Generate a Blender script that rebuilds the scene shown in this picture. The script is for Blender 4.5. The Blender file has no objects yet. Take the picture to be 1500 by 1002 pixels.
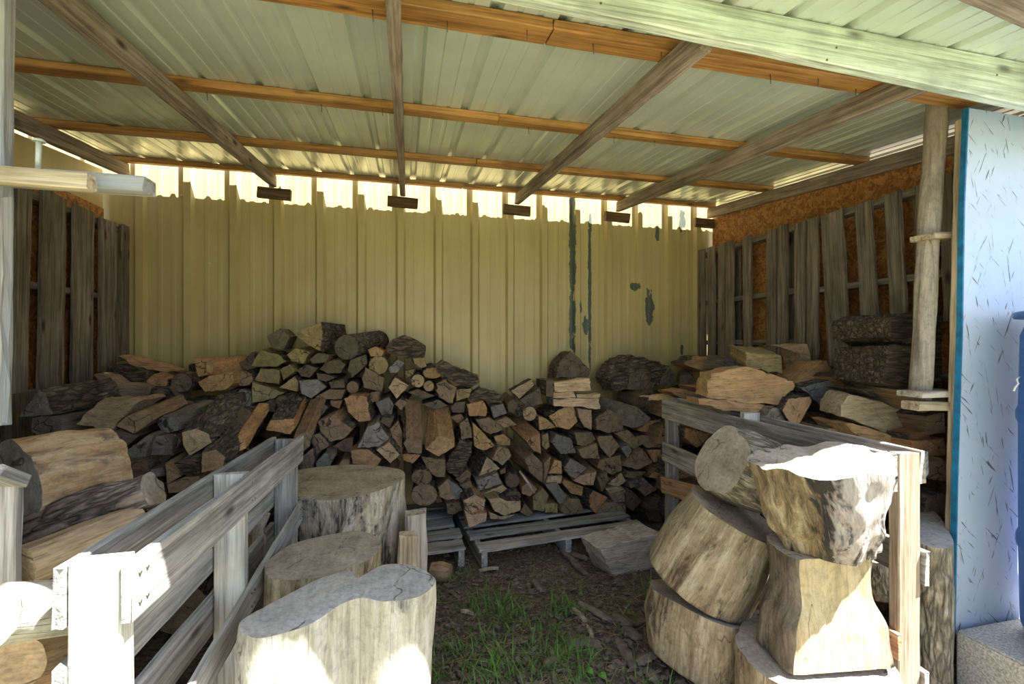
import bpy, bmesh, math, random
from mathutils import Vector, Matrix, noise
random.seed(7)
C = bpy.context.scene.collection
PI = math.pi
# ------------------------------------------------------------------ camera model
ZC = 1.40; F = 1500*16/36; CX, CY = 750, 505
TH = math.atan(155/667); S_, C_ = math.sin(TH), math.cos(TH)
CAM = Vector((0, 0, ZC))
def ray(px, py):
    a = (px-CX)/F; b = (CY-py)/F
    return Vector((C_*a+S_, -S_*a+C_, b))
def PZ(px, py, d): return CAM + ray(px, py)*d
def PY(px, py, Y): r = ray(px, py); return CAM + r*(Y/r.y)
def PX(px, py, X): r = ray(px, py); return CAM + r*(X/r.x)
def PH(px, py, z): r = ray(px, py); return CAM + r*((z-ZC)/r.z)
cd = bpy.data.cameras.new('camera'); cam = bpy.data.objects.new('camera', cd); C.objects.link(cam)
cd.lens = 16; cd.sensor_width = 36; cd.shift_y = 4/1500; cd.clip_start = .02; cd.clip_end = 300
cam.location = CAM; cam.rotation_euler = (PI/2, 0, -TH)
bpy.context.scene.camera = cam

# ------------------------------------------------------------------ node materials
def newmat(name):
    m = bpy.data.materials.new(name); m.use_nodes = True
    nt = m.node_tree; nt.nodes.clear()
    o = nt.nodes.new('ShaderNodeOutputMaterial'); p = nt.nodes.new('ShaderNodeBsdfPrincipled')
    nt.links.new(p.outputs[0], o.inputs[0])
    return m, nt, p
def N(nt, typ, **kw):
    n = nt.nodes.new('ShaderNode'+typ)
    for k, v in kw.items():
        if k.startswith('i_'):
            key = k[2:]; key = int(key) if key.isdigit() else key
            n.inputs[key].default_value = v
        else: setattr(n, k, v)
    return n
def L(nt, a, b): nt.links.new(a, b)
def coords(nt, scale, rnd=True):
    tc = N(nt, 'TexCoord'); mp = N(nt, 'Mapping'); mp.inputs['Scale'].default_value = scale
    if rnd:
        oi = N(nt, 'ObjectInfo'); ad = N(nt, 'VectorMath', operation='ADD')
        ml = N(nt, 'Math', operation='MULTIPLY', i_1=37.0); L(nt, oi.outputs['Random'], ml.inputs[0])
        L(nt, tc.outputs['Object'], ad.inputs[0]); L(nt, ml.outputs[0], ad.inputs[1]); L(nt, ad.outputs[0], mp.inputs[0])
    else: L(nt, tc.outputs['Object'], mp.inputs[0])
    return mp.outputs[0], tc
def noi(nt, vec, scale, detail=4, rough=.6, dist=0):
    n = N(nt, 'TexNoise'); n.inputs['Scale'].default_value = scale; n.inputs['Detail'].default_value = detail
    n.inputs['Roughness'].default_value = rough; n.inputs['Distortion'].default_value = dist
    L(nt, vec, n.inputs['Vector']); return n.outputs['Fac']
def ramp(nt, fac, stops):
    r = N(nt, 'ValToRGB'); e = r.color_ramp.elements
    while len(e) < len(stops): e.new(.5)
    for k, (p, col) in enumerate(stops):
        e[k].position = p; e[k].color = (*col, 1) if len(col) == 3 else col
    L(nt, fac, r.inputs[0]); return r.outputs[0]
def g3(v): return (v, v, v)
def mix(nt, fac, a, b, mode='MIX'):
    m = N(nt, 'Mix', data_type='RGBA', blend_type=mode)
    for sock, v in ((0, fac), (6, a), (7, b)):
        if hasattr(v, 'links') or hasattr(v, 'is_linked'): L(nt, v, m.inputs[sock])
        elif sock == 0: m.inputs[0].default_value = v
        else: m.inputs[sock].default_value = (*v, 1)
    return m.outputs[2]
def bump(nt, p, h, strength=.3, dist=.01):
    b = N(nt, 'Bump'); b.inputs['Strength'].default_value = strength; b.inputs['Distance'].default_value = dist
    L(nt, h, b.inputs['Height']); L(nt, b.outputs[0], p.inputs['Normal'])

def board_mat(name, dark, mid, light, knots=True, rough=.85, paint=None, pfac=.5):
    """sawn timber, grain along local X"""
    m, nt, p = newmat(name)
    v, tc = coords(nt, (1.2, 22, 22))
    n1 = noi(nt, v, 1.6, 6, .65, .4)
    v2, _ = coords(nt, (3, 110, 110)); n2 = noi(nt, v2, 1.0, 3, .6)
    v3, _ = coords(nt, (1, 1, 1)); n3 = noi(nt, v3, 5, 4, .6)
    col = ramp(nt, n1, [(.3, dark), (.5, mid), (.68, light)])
    col = mix(nt, .7, col, ramp(nt, n2, [(.34, g3(.42)), (.54, g3(1.05))]), 'MULTIPLY')
    col = mix(nt, .6, col, ramp(nt, n3, [(.3, g3(.55)), (.6, g3(1.1))]), 'MULTIPLY')
    if knots:
        vk, _ = coords(nt, (3.2, 9, 9)); vo = N(nt, 'TexVoronoi'); vo.inputs['Scale'].default_value = 1.0
        L(nt, vk, vo.inputs['Vector'])
        col = mix(nt, ramp(nt, vo.outputs['Distance'], [(.05, g3(1)), (.16, g3(0))]), col, tuple(x*.4 for x in dark))
    if paint:
        np_ = noi(nt, v, .9, 5, .7)
        col = mix(nt, ramp(nt, np_, [(pfac-.06, g3(0)), (pfac+.06, g3(1))]), paint, col)
    L(nt, col, p.inputs['Base Color']); p.inputs['Roughness'].default_value = rough
    ad = N(nt, 'Math', operation='ADD'); L(nt, n1, ad.inputs[0]); L(nt, n2, ad.inputs[1])
    bump(nt, p, ad.outputs[0], .5, .006)
    return m
M = {}
M['grey'] = board_mat('weathered_grey_wood', (.16, .145, .13), (.34, .31, .28), (.52, .48, .44))
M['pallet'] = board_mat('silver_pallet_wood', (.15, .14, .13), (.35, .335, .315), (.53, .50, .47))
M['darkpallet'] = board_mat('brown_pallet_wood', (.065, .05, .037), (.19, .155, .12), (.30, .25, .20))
M['rafter'] = board_mat('rafter_wood', (.12, .085, .06), (.30, .235, .18), (.44, .36, .285))
M['pine'] = board_mat('golden_pine', (.26, .115, .026), (.43, .205, .055), (.54, .29, .09), rough=.6)
M['pinepale'] = board_mat('pale_pine', (.30, .22, .13), (.52, .42, .28), (.64, .54, .40))
M['orange'] = board_mat('reddish_plank', (.25, .12, .06), (.46, .26, .14), (.58, .37, .22))
M['block'] = board_mat('rafter_block_wood', (.05, .028, .012), (.13, .075, .035), (.22, .14, .07))
M['headerpaint'] = board_mat('pale_green_paint', (.42, .46, .36), (.62, .70, .58), (.68, .76, .65), rough=.55)
M['tanpost'] = board_mat('tan_post_wood', (.17, .12, .075), (.30, .225, .155), (.38, .31, .235))
M['palepost'] = board_mat('pale_post_wood', (.34, .32, .27), (.54, .52, .45), (.64, .62, .55))
M['whitepaint'] = board_mat('worn_white_paint', (.18, .15, .13), (.36, .34, .32), (.42, .40, .37), paint=(.34, .36, .39), pfac=.46)
M['slabwood'] = board_mat('slab_wood', (.25, .19, .13), (.46, .40, .33), (.56, .50, .43))

def log_end():
    m, nt, p = newmat('log_end_grain')
    oi = N(nt, 'ObjectInfo'); tc = N(nt, 'TexCoord')
    cx = N(nt, 'CombineXYZ'); a = N(nt, 'Math', operation='MULTIPLY_ADD', i_1=.12, i_2=-.06); L(nt, oi.outputs['Random'], a.inputs[0])
    L(nt, a.outputs[0], cx.inputs[0]); a2 = N(nt, 'Math', operation='MULTIPLY_ADD', i_1=-.1, i_2=.03); L(nt, oi.outputs['Random'], a2.inputs[0]); L(nt, a2.outputs[0], cx.inputs[2])
    ad = N(nt, 'VectorMath', operation='ADD'); L(nt, tc.outputs['Object'], ad.inputs[0]); L(nt, cx.outputs[0], ad.inputs[1])
    mp = N(nt, 'Mapping'); mp.inputs['Scale'].default_value = (1, .15, 1); L(nt, ad.outputs[0], mp.inputs[0])
    w = N(nt, 'TexWave', wave_type='RINGS', rings_direction='Y'); w.inputs['Scale'].default_value = 32; w.inputs['Distortion'].default_value = 3.5; w.inputs['Detail'].default_value = 3
    L(nt, mp.outputs[0], w.inputs['Vector'])
    v, _ = coords(nt, (1, .6, 1)); n = noi(nt, v, 22, 6, .65); n2 = noi(nt, v, 130, 3, .6); n3 = noi(nt, v, 9, 3, .6)
    col = mix(nt, .22, oi.outputs['Color'], ramp(nt, w.outputs['Fac'], [(.1, g3(.5)), (.8, g3(1.1))]), 'MULTIPLY')
    col = mix(nt, .75, col, ramp(nt, n, [(.3, g3(.5)), (.62, g3(1.2))]), 'MULTIPLY')
    col = mix(nt, .4, col, ramp(nt, n2, [(.35, g3(.45)), (.6, g3(1.1))]), 'MULTIPLY')
    # drying checks
    vo = N(nt, 'TexVoronoi', feature='DISTANCE_TO_EDGE'); vo.inputs['Scale'].default_value = 9
    vv, _ = coords(nt, (1, .3, 1)); dn = N(nt, 'TexNoise'); dn.inputs['Scale'].default_value = 12; L(nt, vv, dn.inputs['Vector'])
    am = N(nt, 'VectorMath', operation='MULTIPLY_ADD'); am.inputs[1].default_value = (.08, .08, .08); L(nt, dn.outputs['Color'], am.inputs[0]); L(nt, vv, am.inputs[2]); L(nt, am.outputs[0], vo.inputs['Vector'])
    crack = ramp(nt, vo.outputs['Distance'], [(.008, g3(.16)), (.03, g3(1))])
    crk = mix(nt, ramp(nt, n3, [(.45, g3(0)), (.55, g3(1))]), crack, g3(1))
    col = mix(nt, 1, col, crk, 'MULTIPLY')
    L(nt, col, p.inputs['Base Color']); p.inputs['Roughness'].default_value = .9
    bump(nt, p, n2, .5, .004); return m
def log_side(name, sc, tint, contrast=(.45, 1.15)):
    m, nt, p = newmat(name); oi = N(nt, 'ObjectInfo')
    v, _ = coords(nt, sc); n = noi(nt, v, 1.4, 6, .7, .3)
    v2, _ = coords(nt, (1, 1, 1)); n2 = noi(nt, v2, 8, 4, .6)
    v3, _ = coords(nt, tuple(x*3 for x in sc)); n3 = noi(nt, v3, 1.4, 3, .7)
    col = mix(nt, 1, oi.outputs['Color'], tint, 'MULTIPLY')
    col = mix(nt, .9, col, ramp(nt, n, [(.28, g3(contrast[0])), (.62, g3(contrast[1]))]), 'MULTIPLY')
    col = mix(nt, .5, col, ramp(nt, n2, [(.3, (.55, .5, .5)), (.6, (1.1, 1.1, 1.05))]), 'MULTIPLY')
    col = mix(nt, .7, col, ramp(nt, n3, [(.32, g3(.35)), (.5, g3(1.1))]), 'MULTIPLY')
    L(nt, col, p.inputs['Base Color']); p.inputs['Roughness'].default_value = .88
    ad = N(nt, 'Math', operation='ADD'); L(nt, n, ad.inputs[0]); L(nt, n3, ad.inputs[1])
    bump(nt, p, ad.outputs[0], .7, .008); return m
def bark(name, sc, c1, c2, c3, bstr=1.0, dist=.02):
    m, nt, p = newmat(name)
    v, _ = coords(nt, sc); n = noi(nt, v, 1.0, 8, .72, .8)
    vo = N(nt, 'TexVoronoi', feature='DISTANCE_TO_EDGE'); vo.inputs['Scale'].default_value = .9
    nn = N(nt, 'TexNoise'); nn.inputs['Scale'].default_value = 1.3; L(nt, v, nn.inputs['Vector'])
    am = N(nt, 'VectorMath', operation='MULTIPLY_ADD'); am.inputs[1].default_value = (1.2, 1.2, 1.2); L(nt, nn.outputs['Color'], am.inputs[0]); L(nt, v, am.inputs[2]); L(nt, am.outputs[0], vo.inputs['Vector'])
    v2, _ = coords(nt, (1, 1, 1)); n2 = noi(nt, v2, 6, 4, .65)
    col = ramp(nt, n, [(.32, c1), (.5, c2), (.66, c3)])
    col = mix(nt, .8, col, ramp(nt, vo.outputs['Distance'], [(.0, g3(.25)), (.18, g3(1))]), 'MULTIPLY')
    col = mix(nt, .7, col, ramp(nt, n2, [(.35, g3(.5)), (.6, g3(1.15))]), 'MULTIPLY')
    L(nt, col, p.inputs['Base Color']); p.inputs['Roughness'].default_value = .95
    ad = N(nt, 'Math', operation='ADD'); L(nt, n, ad.inputs[0])
    rr = ramp(nt, vo.outputs['Distance'], [(0, g3(0)), (.25, g3(1))]); L(nt, rr, ad.inputs[1])
    bump(nt, p, ad.outputs[0], bstr, dist); return m
M['end'] = log_end()
M['sideY'] = log_side('split_wood_along_depth', (26, 2.2, 26), (.85, .78, .7))
M['sideX'] = log_side('split_wood_along_width', (2.6, 22, 26), (1.0, 1.0, 1.0), (.6, 1.15))
M['barkY'] = bark('bark_along_depth', (34, 9, 34), (.05, .036, .026), (.16, .12, .09), (.29, .24, .19))
M['barkX'] = bark('bark_along_width', (9, 30, 34), (.05, .035, .022), (.16, .12, .08), (.29, .23, .17))
M['sideZ'] = log_side('round_wood_along_length', (22, 22, 2.0), (1, 1, 1), (.55, 1.15))
M['barkdark'] = bark('layered_dark_bark', (5, 34, 40), (.04, .024, .014), (.13, .085, .05), (.25, .175, .11))
M['shaggy'] = bark('shaggy_pink_bark', (30, 30, 7), (.17, .12, .10), (.48, .37, .31), (.64, .53, .46), 1.0, .025)
M['barkZ'] = bark('bark_upright', (30, 30, 8), (.10, .075, .045), (.34, .29, .20), (.55, .50, .40), .9, .015)

def stump_side(name, pale, warm, dark, amount):
    """debarked upright trunk wood: pale sapwood streaked along Z with blackened mould patches"""
    m, nt, p = newmat(name)
    v, _ = coords(nt, (16, 16, 1.6)); n = noi(nt, v, 1.5, 6, .7, .5)
    v2, _ = coords(nt, (5, 5, 2.2)); n2 = noi(nt, v2, 1.2, 5, .7, .6)
    v3, _ = coords(nt, (75, 75, 9)); n3 = noi(nt, v3, 1.0, 6, .75)
    v6, _ = coords(nt, (1, 1, 1)); n6 = noi(nt, v6, 38, 5, .7)
    col = ramp(nt, n, [(.3, tuple(x*.55 for x in warm)), (.48, warm), (.65, pale)])
    msk = N(nt, 'Math', operation='MULTIPLY'); L(nt, ramp(nt, n2, [(amount, g3(0)), (amount+.10, g3(1))]), msk.inputs[0]); L(nt, ramp(nt, n3, [(.35, g3(0)), (.55, g3(1))]), msk.inputs[1])
    col = mix(nt, msk.outputs[0], col, dark)
    col = mix(nt, .45, col, ramp(nt, n3, [(.3, g3(.5)), (.6, g3(1.1))]), 'MULTIPLY')
    col = mix(nt, .38, col, ramp(nt, n6, [(.36, g3(.45)), (.52, g3(1.08))]), 'MULTIPLY')
    # checks
    v4, _ = coords(nt, (11, 11, .18)); n4 = noi(nt, v4, 1.0, 2, .5, .1)
    ck = N(nt, 'Math', operation='SUBTRACT', i_1=.5); L(nt, n4, ck.inputs[0]); ab = N(nt, 'Math', operation='ABSOLUTE'); L(nt, ck.outputs[0], ab.inputs[0])
    col = mix(nt, ramp(nt, ab.outputs[0], [(.0012, g3(.75)), (.0035, g3(0))]), col, (.06, .045, .03))
    L(nt, col, p.inputs['Base Color']); p.inputs['Roughness'].default_value = .85
    ad = N(nt, 'Math', operation='ADD'); L(nt, n, ad.inputs[0]); L(nt, n3, ad.inputs[1])
    bump(nt, p, ad.outputs[0], .9, .012); return m
M['stumpA'] = stump_side('stump_sapwood_mouldy', (.70, .65, .55), (.55, .47, .35), (.04, .037, .04), .49)
M['stumpC'] = stump_side('stump_sapwood_grey', (.72, .68, .60), (.58, .53, .42), (.15, .14, .14), .54)
M['stumpF'] = stump_side('stump_sapwood_tan', (.62, .53, .37), (.40, .31, .18), (.085, .055, .03), .51)
M['stumpH'] = stump_side('split_section_bark', (.30, .24, .18), (.18, .135, .09), (.05, .042, .035), .46)
M['stumpE'] = stump_side('stump_charred_bark', (.58, .51, .43), (.36, .27, .165), (.045, .035, .028), .44)
M['biglog'] = stump_side('big_log_striped_wood', (.84, .67, .45), (.70, .45, .24), (.28, .19, .15), .52)
M['pole'] = stump_side('debarked_pole', (.56, .49, .41), (.42, .35, .27), (.16, .11, .08), .68)
def charred():
    m, nt, p = newmat('charred_section_side'); tc = N(nt, 'TexCoord')
    v, _ = coords(nt, (1, 1, 1), False); sx = N(nt, 'SeparateXYZ'); L(nt, tc.outputs['Object'], sx.inputs[0])
    vs_, _ = coords(nt, (20, 20, 5), False); nb = noi(nt, vs_, 1.0, 8, .75, .8)
    vf, _ = coords(nt, (70, 70, 9), False); nf = noi(nt, vf, 1.0, 5, .7)
    vl, _ = coords(nt, (5, 5, 3), False); nl = noi(nt, vl, 1.2, 5, .65, .5)
    gold = ramp(nt, nb, [(.34, (.06, .045, .03)), (.47, (.32, .23, .12)), (.60, (.58, .46, .30))])
    smooth = ramp(nt, nf, [(.3, (.34, .28, .25)), (.6, (.58, .51, .47))])
    a = N(nt, 'Math', operation='MULTIPLY_ADD', i_1=.55, i_2=-.275); L(nt, nl, a.inputs[0]); b = N(nt, 'Math', operation='ADD'); L(nt, sx.outputs[0], b.inputs[0]); L(nt, a.outputs[0], b.inputs[1])
    dp = N(nt, 'VectorMath', operation='DOT_PRODUCT'); dp.inputs[1].default_value = (.67, -.74, 0); L(nt, tc.outputs['Object'], dp.inputs[0]); L(nt, dp.outputs['Value'], b.inputs[0])
    col = mix(nt, ramp(nt, b.outputs[0], [(.0, g3(0)), (.03, g3(1))]), gold, smooth)
    ab_ = N(nt, 'Math', operation='ABSOLUTE'); L(nt, b.outputs[0], ab_.inputs[0])
    col = mix(nt, mix(nt, ramp(nt, nb, [(.40, g3(0)), (.48, g3(1))]), g3(0), ramp(nt, ab_.outputs[0], [(.03, g3(1)), (.06, g3(0))])), col, (.05, .042, .035))
    st_ = N(nt, 'Math', operation='MULTIPLY'); L(nt, ramp(nt, nl, [(.56, g3(0)), (.62, g3(1))]), st_.inputs[0]); L(nt, ramp(nt, nb, [(.42, g3(0)), (.5, g3(1))]), st_.inputs[1])
    col = mix(nt, st_.outputs[0], col, (.045, .038, .032))
    L(nt, col, p.inputs['Base Color']); p.inputs['Roughness'].default_value = .9
    ad = N(nt, 'Math', operation='ADD'); L(nt, nb, ad.inputs[0]); L(nt, nf, ad.inputs[1]); bump(nt, p, ad.outputs[0], 1.0, .018); return m
M['charred'] = charred()
M['splitface'] = stump_side('fresh_split_face', (.66, .55, .36), (.56, .43, .24), (.30, .20, .09), .70)
def cut_face(name, c1, c2, c3):
    m, nt, p = newmat(name); tc = N(nt, 'TexCoord')
    w = N(nt, 'TexWave', wave_type='RINGS', rings_direction='Z'); w.inputs['Scale'].default_value = 17; w.inputs['Distortion'].default_value = 5; w.inputs['Detail'].default_value = 3; w.inputs['Detail Scale'].default_value = 2.5
    L(nt, tc.outputs['Object'], w.inputs['Vector'])
    v, _ = coords(nt, (1, 1, 1)); n = noi(nt, v, 7, 6, .7); n2 = noi(nt, v, 60, 4, .7)
    v3, _ = coords(nt, (60, 8, 8)); n3 = noi(nt, v3, 1, 3, .6)
    col = ramp(nt, n, [(.3, c1), (.5, c2), (.66, c3)])
    col = mix(nt, .16, col, ramp(nt, w.outputs['Fac'], [(.0, g3(.5)), (.7, g3(1.05))]), 'MULTIPLY')
    col = mix(nt, .5, col, ramp(nt, n2, [(.33, g3(.5)), (.58, g3(1.1))]), 'MULTIPLY')
    col = mix(nt, .3, col, ramp(nt, n3, [(.33, g3(.6)), (.58, g3(1.1))]), 'MULTIPLY')
    vo = N(nt, 'TexVoronoi', feature='DISTANCE_TO_EDGE'); vo.inputs['Scale'].default_value = 4.5
    dn = N(nt, 'TexNoise'); dn.inputs['Scale'].default_value = 7; L(nt, v, dn.inputs['Vector'])
    am = N(nt, 'VectorMath', operation='MULTIPLY_ADD'); am.inputs[1].default_value = (.15, .15, .15); L(nt, dn.outputs['Color'], am.inputs[0]); L(nt, v, am.inputs[2]); L(nt, am.outputs[0], vo.inputs['Vector'])
    col = mix(nt, mix(nt, ramp(nt, n, [(.45, g3(0)), (.52, g3(1))]), ramp(nt, vo.outputs['Distance'], [(.004, g3(.8)), (.014, g3(0))]), g3(0)), col, (.06, .05, .04))
    L(nt, col, p.inputs['Base Color']); p.inputs['Roughness'].default_value = .9
    bump(nt, p, n2, .5, .005); return m
M['cutgrey'] = cut_face('saw_cut_grey', (.34, .32, .31), (.47, .45, .43), (.56, .53, .50))
M['cuttan'] = cut_face('saw_cut_tan', (.26, .20, .15), (.40, .33, .26), (.50, .42, .34))
M['cutpale'] = cut_face('saw_cut_pale', (.34, .28, .22), (.48, .41, .33), (.56, .49, .42))

# metals, sheet goods, ground
def wall_metal():
    m, nt, p = newmat('cream_siding_paint')
    v, tc = coords(nt, (1, 1, 1), False); n = noi(nt, v, 1.7, 5, .6)
    v2, _ = coords(nt, (9, 9, .7), False); n2 = noi(nt, v2, 1.5, 4, .6)
    col = ramp(nt, n, [(.3, (.46, .37, .165)), (.7, (.55, .45, .215))])
    col = mix(nt, .5, col, ramp(nt, n2, [(.3, (.78, .76, .7)), (.6, (1, 1, 1))]), 'MULTIPLY')
    # flaked paint, dark patches with a shape of their own
    sx = N(nt, 'SeparateXYZ'); L(nt, tc.outputs['Object'], sx.inputs[0])
    v5, _ = coords(nt, (1, 1, .6), False); n5 = noi(nt, v5, 22, 4, .6)
    acc = None
    for (x, z, rx, rz) in FLAKES:
        a = N(nt, 'Math', operation='SUBTRACT', i_1=x); L(nt, sx.outputs[0], a.inputs[0])
        a2 = N(nt, 'Math', operation='DIVIDE', i_1=rx); L(nt, a.outputs[0], a2.inputs[0]); a3 = N(nt, 'Math', operation='POWER', i_1=2); L(nt, a2.outputs[0], a3.inputs[0])
        b = N(nt, 'Math', operation='SUBTRACT', i_1=z); L(nt, sx.outputs[2], b.inputs[0])
        b2 = N(nt, 'Math', operation='DIVIDE', i_1=rz); L(nt, b.outputs[0], b2.inputs[0]); b3 = N(nt, 'Math', operation='POWER', i_1=2); L(nt, b2.outputs[0], b3.inputs[0])
        s = N(nt, 'Math', operation='ADD'); L(nt, a3.outputs[0], s.inputs[0]); L(nt, b3.outputs[0], s.inputs[1])
        if acc is None: acc = s.outputs[0]
        else:
            mn = N(nt, 'Math', operation='MINIMUM'); L(nt, acc, mn.inputs[0]); L(nt, s.outputs[0], mn.inputs[1]); acc = mn.outputs[0]
    q = N(nt, 'Math', operation='MULTIPLY_ADD', i_1=3.6, i_2=-1.8); L(nt, n5, q.inputs[0]); s = N(nt, 'Math', operation='ADD'); L(nt, acc, s.inputs[0]); L(nt, q.outputs[0], s.inputs[1])
    col = mix(nt, ramp(nt, s.outputs[0], [(.78, g3(1)), (.86, g3(0))]), col, mix(nt, n, (.035, .06, .04), (.13, .15, .12)))
    L(nt, col, p.inputs['Base Color']); p.inputs['Roughness'].default_value = .42
    bump(nt, p, n2, .05, .01); return m
def wallp(px, py): q = PY(px, py, 3.765); return q.x, q.z
FLAKES = []
for px, py, rx, rz in ((952, 448, .05, .17), (930, 420, .045, .04), (858, 478, .03, .10), (850, 450, .018, .06), (838, 360, .028, .55), (838, 470, .028, .3), (864, 430, .018, .75), (1000, 325, .035, .12), (963, 342, .02, .08), (999, 512, .02, .05), (865, 325, .02, .1)):
    x, z = wallp(px, py); FLAKES.append((x, z, rx, rz))
M['siding'] = wall_metal()
def simple(name, col, rough=.5, metal=0, nscale=0, amt=.2, bumpd=0):
    m, nt, p = newmat(name); p.inputs['Roughness'].default_value = rough; p.inputs['Metallic'].default_value = metal
    v, _ = coords(nt, (1, 1, 1)); n = noi(nt, v, nscale or 6, 5, .6)
    L(nt, ramp(nt, n, [(.3, tuple(x*(1-amt) for x in col)), (.7, tuple(min(1, x*(1+amt)) for x in col))]), p.inputs['Base Color'])
    if bumpd: bump(nt, p, n, .5, bumpd)
    return m
M['roof'] = simple('roof_sheet_underside', (.60, .66, .58), .28, .3, 3, .1)
M['galv'] = simple('bolt_steel', (.55, .58, .50), .5, .4, 40, .15)
M['nail'] = simple('nail_steel', (.16, .13, .11), .5, .8, 40, .2)
M['barrel'] = simple('barrel_blue_plastic', (.012, .12, .42), .32, 0, 3, .1)
M['lid'] = simple('barrel_lid_plastic', (.02, .10, .30), .4, 0, 3, .1)
M['string'] = simple('white_cord', (.8, .8, .78), .8, 0, 30, .1)
M['bluetrim'] = simple('blue_edge_paint', (.008, .15, .30), .6, 0, 25, .4, .002)
M['concrete'] = simple('concrete_block', (.50, .47, .41), .95, 0, 130, .5, .004)
def chipboard(name, c1, c2, c3, cr=(.02, .015, .01), amount=.02):
    m, nt, p = newmat(name)
    v, _ = coords(nt, (1, 1, 1), False)
    vo = N(nt, 'TexVoronoi'); vo.inputs['Scale'].default_value = 44
    nn = N(nt, 'TexNoise'); nn.inputs['Scale'].default_value = 14; L(nt, v, nn.inputs['Vector'])
    am = N(nt, 'VectorMath', operation='MULTIPLY_ADD'); am.inputs[1].default_value = (.12, .12, .12); L(nt, nn.outputs['Color'], am.inputs[0]); L(nt, v, am.inputs[2]); L(nt, am.outputs[0], vo.inputs['Vector'])
    sp = N(nt, 'SeparateColor'); L(nt, vo.outputs['Color'], sp.inputs[0])
    n = noi(nt, v, 55, 4, .7)
    col = ramp(nt, sp.outputs[0], [(.1, c1), (.5, c2), (.9, c3)])
    col = mix(nt, .6, col, ramp(nt, n, [(.35, g3(.5)), (.6, g3(1.1))]), 'MULTIPLY')
    L(nt, col, p.inputs['Base Color']); p.inputs['Roughness'].default_value = .7
    bump(nt, p, sp.outputs[0], .3, .004); return m
M['osb'] = chipboard('strand_board', (.26, .10, .025), (.40, .17, .045), (.50, .25, .08))
def ply():
    m, nt, p = newmat('worn_blue_white_paint')
    tc = N(nt, 'TexCoord')
    col = None; v, _ = coords(nt, (1, 1, 1), False); n0 = noi(nt, v, 3, 4, .6)
    base = ramp(nt, n0, [(.3, (.44, .51, .61)), (.7, (.52, .59, .69))])
    tot = None
    for k, ang in enumerate((12, -25, 48)):
        m0 = N(nt, 'Mapping'); m0.inputs['Rotation'].default_value = (0, math.radians(ang), 0); L(nt, tc.outputs['Object'], m0.inputs[0])
        mp = N(nt, 'Mapping'); mp.inputs['Scale'].default_value = (85, 1, 6.5); mp.inputs['Location'].default_value = (k*3.3, 0, k*1.7)
        L(nt, m0.outputs[0], mp.inputs[0]); n = noi(nt, mp.outputs[0], 1.0, 3, .55, .3)
        f = ramp(nt, n, [(.305, g3(1)), (.335, g3(0))])
        if tot is None: tot = f
        else: tot = mix(nt, 1.0, tot, f, 'LIGHTEN')
    col = mix(nt, tot, base, (.10, .10, .11))
    nf = noi(nt, v, 45, 4, .7)
    L(nt, col, p.inputs['Base Color']); p.inputs['Roughness'].default_value = .6
    iv = N(nt, 'Math', operation='SUBTRACT', i_0=1.0); L(nt, tot, iv.inputs[1]); bump(nt, p, iv.outputs[0], .5, .004); return m
M['ply'] = ply()
def ground():
    m, nt, p = newmat('yard_ground'); tc = N(nt, 'TexCoord')
    v, _ = coords(nt, (1, 1, 1), False)
    n = noi(nt, v, 7, 7, .7); n2 = noi(nt, v, 45, 5, .75); n3 = noi(nt, v, 2.3, 4, .6)
    dirt = ramp(nt, n2, [(.3, (.055, .038, .028)), (.5, (.15, .11, .083)), (.66, (.31, .24, .185))])
    dirt = mix(nt, .6, dirt, ramp(nt, n, [(.35, g3(.5)), (.6, g3(1.2))]), 'MULTIPLY')
    grass = ramp(nt, n2, [(.3, (.085, .088, .04)), (.5, (.18, .182, .095)), (.7, (.29, .275, .165))])
    sx = N(nt, 'SeparateXYZ'); L(nt, tc.outputs['Object'], sx.inputs[0])
    a = N(nt, 'Math', operation='MULTIPLY_ADD', i_1=1.2, i_2=-.6); L(nt, n3, a.inputs[0]); b = N(nt, 'Math', operation='ADD'); L(nt, sx.outputs[1], b.inputs[0]); L(nt, a.outputs[0], b.inputs[1])
    col = mix(nt, ramp(nt, b.outputs[0], [(.55, g3(0)), (1.0, g3(1))]), grass, dirt)
    L(nt, col, p.inputs['Base Color']); p.inputs['Roughness'].default_value = .95
    bump(nt, p, n2, .8, .03); return m
M['ground'] = ground()
M['grass'] = simple('grass_blade', (.10, .21, .035), .5, 0, 9, .5)
M['straw'] = simple('dry_straw', (.30, .23, .14), .8, 0, 20, .5)
M['chip'] = simple('bark_chip', (.17, .13, .105), .9, 0, 25, .45, .006)
M['chippale'] = simple('pale_wood_chip', (.34, .26, .18), .9, 0, 25, .4, .006)
M['leaf'] = simple('clover_leaf', (.16, .36, .06), .5, 0, 20, .25)

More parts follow.
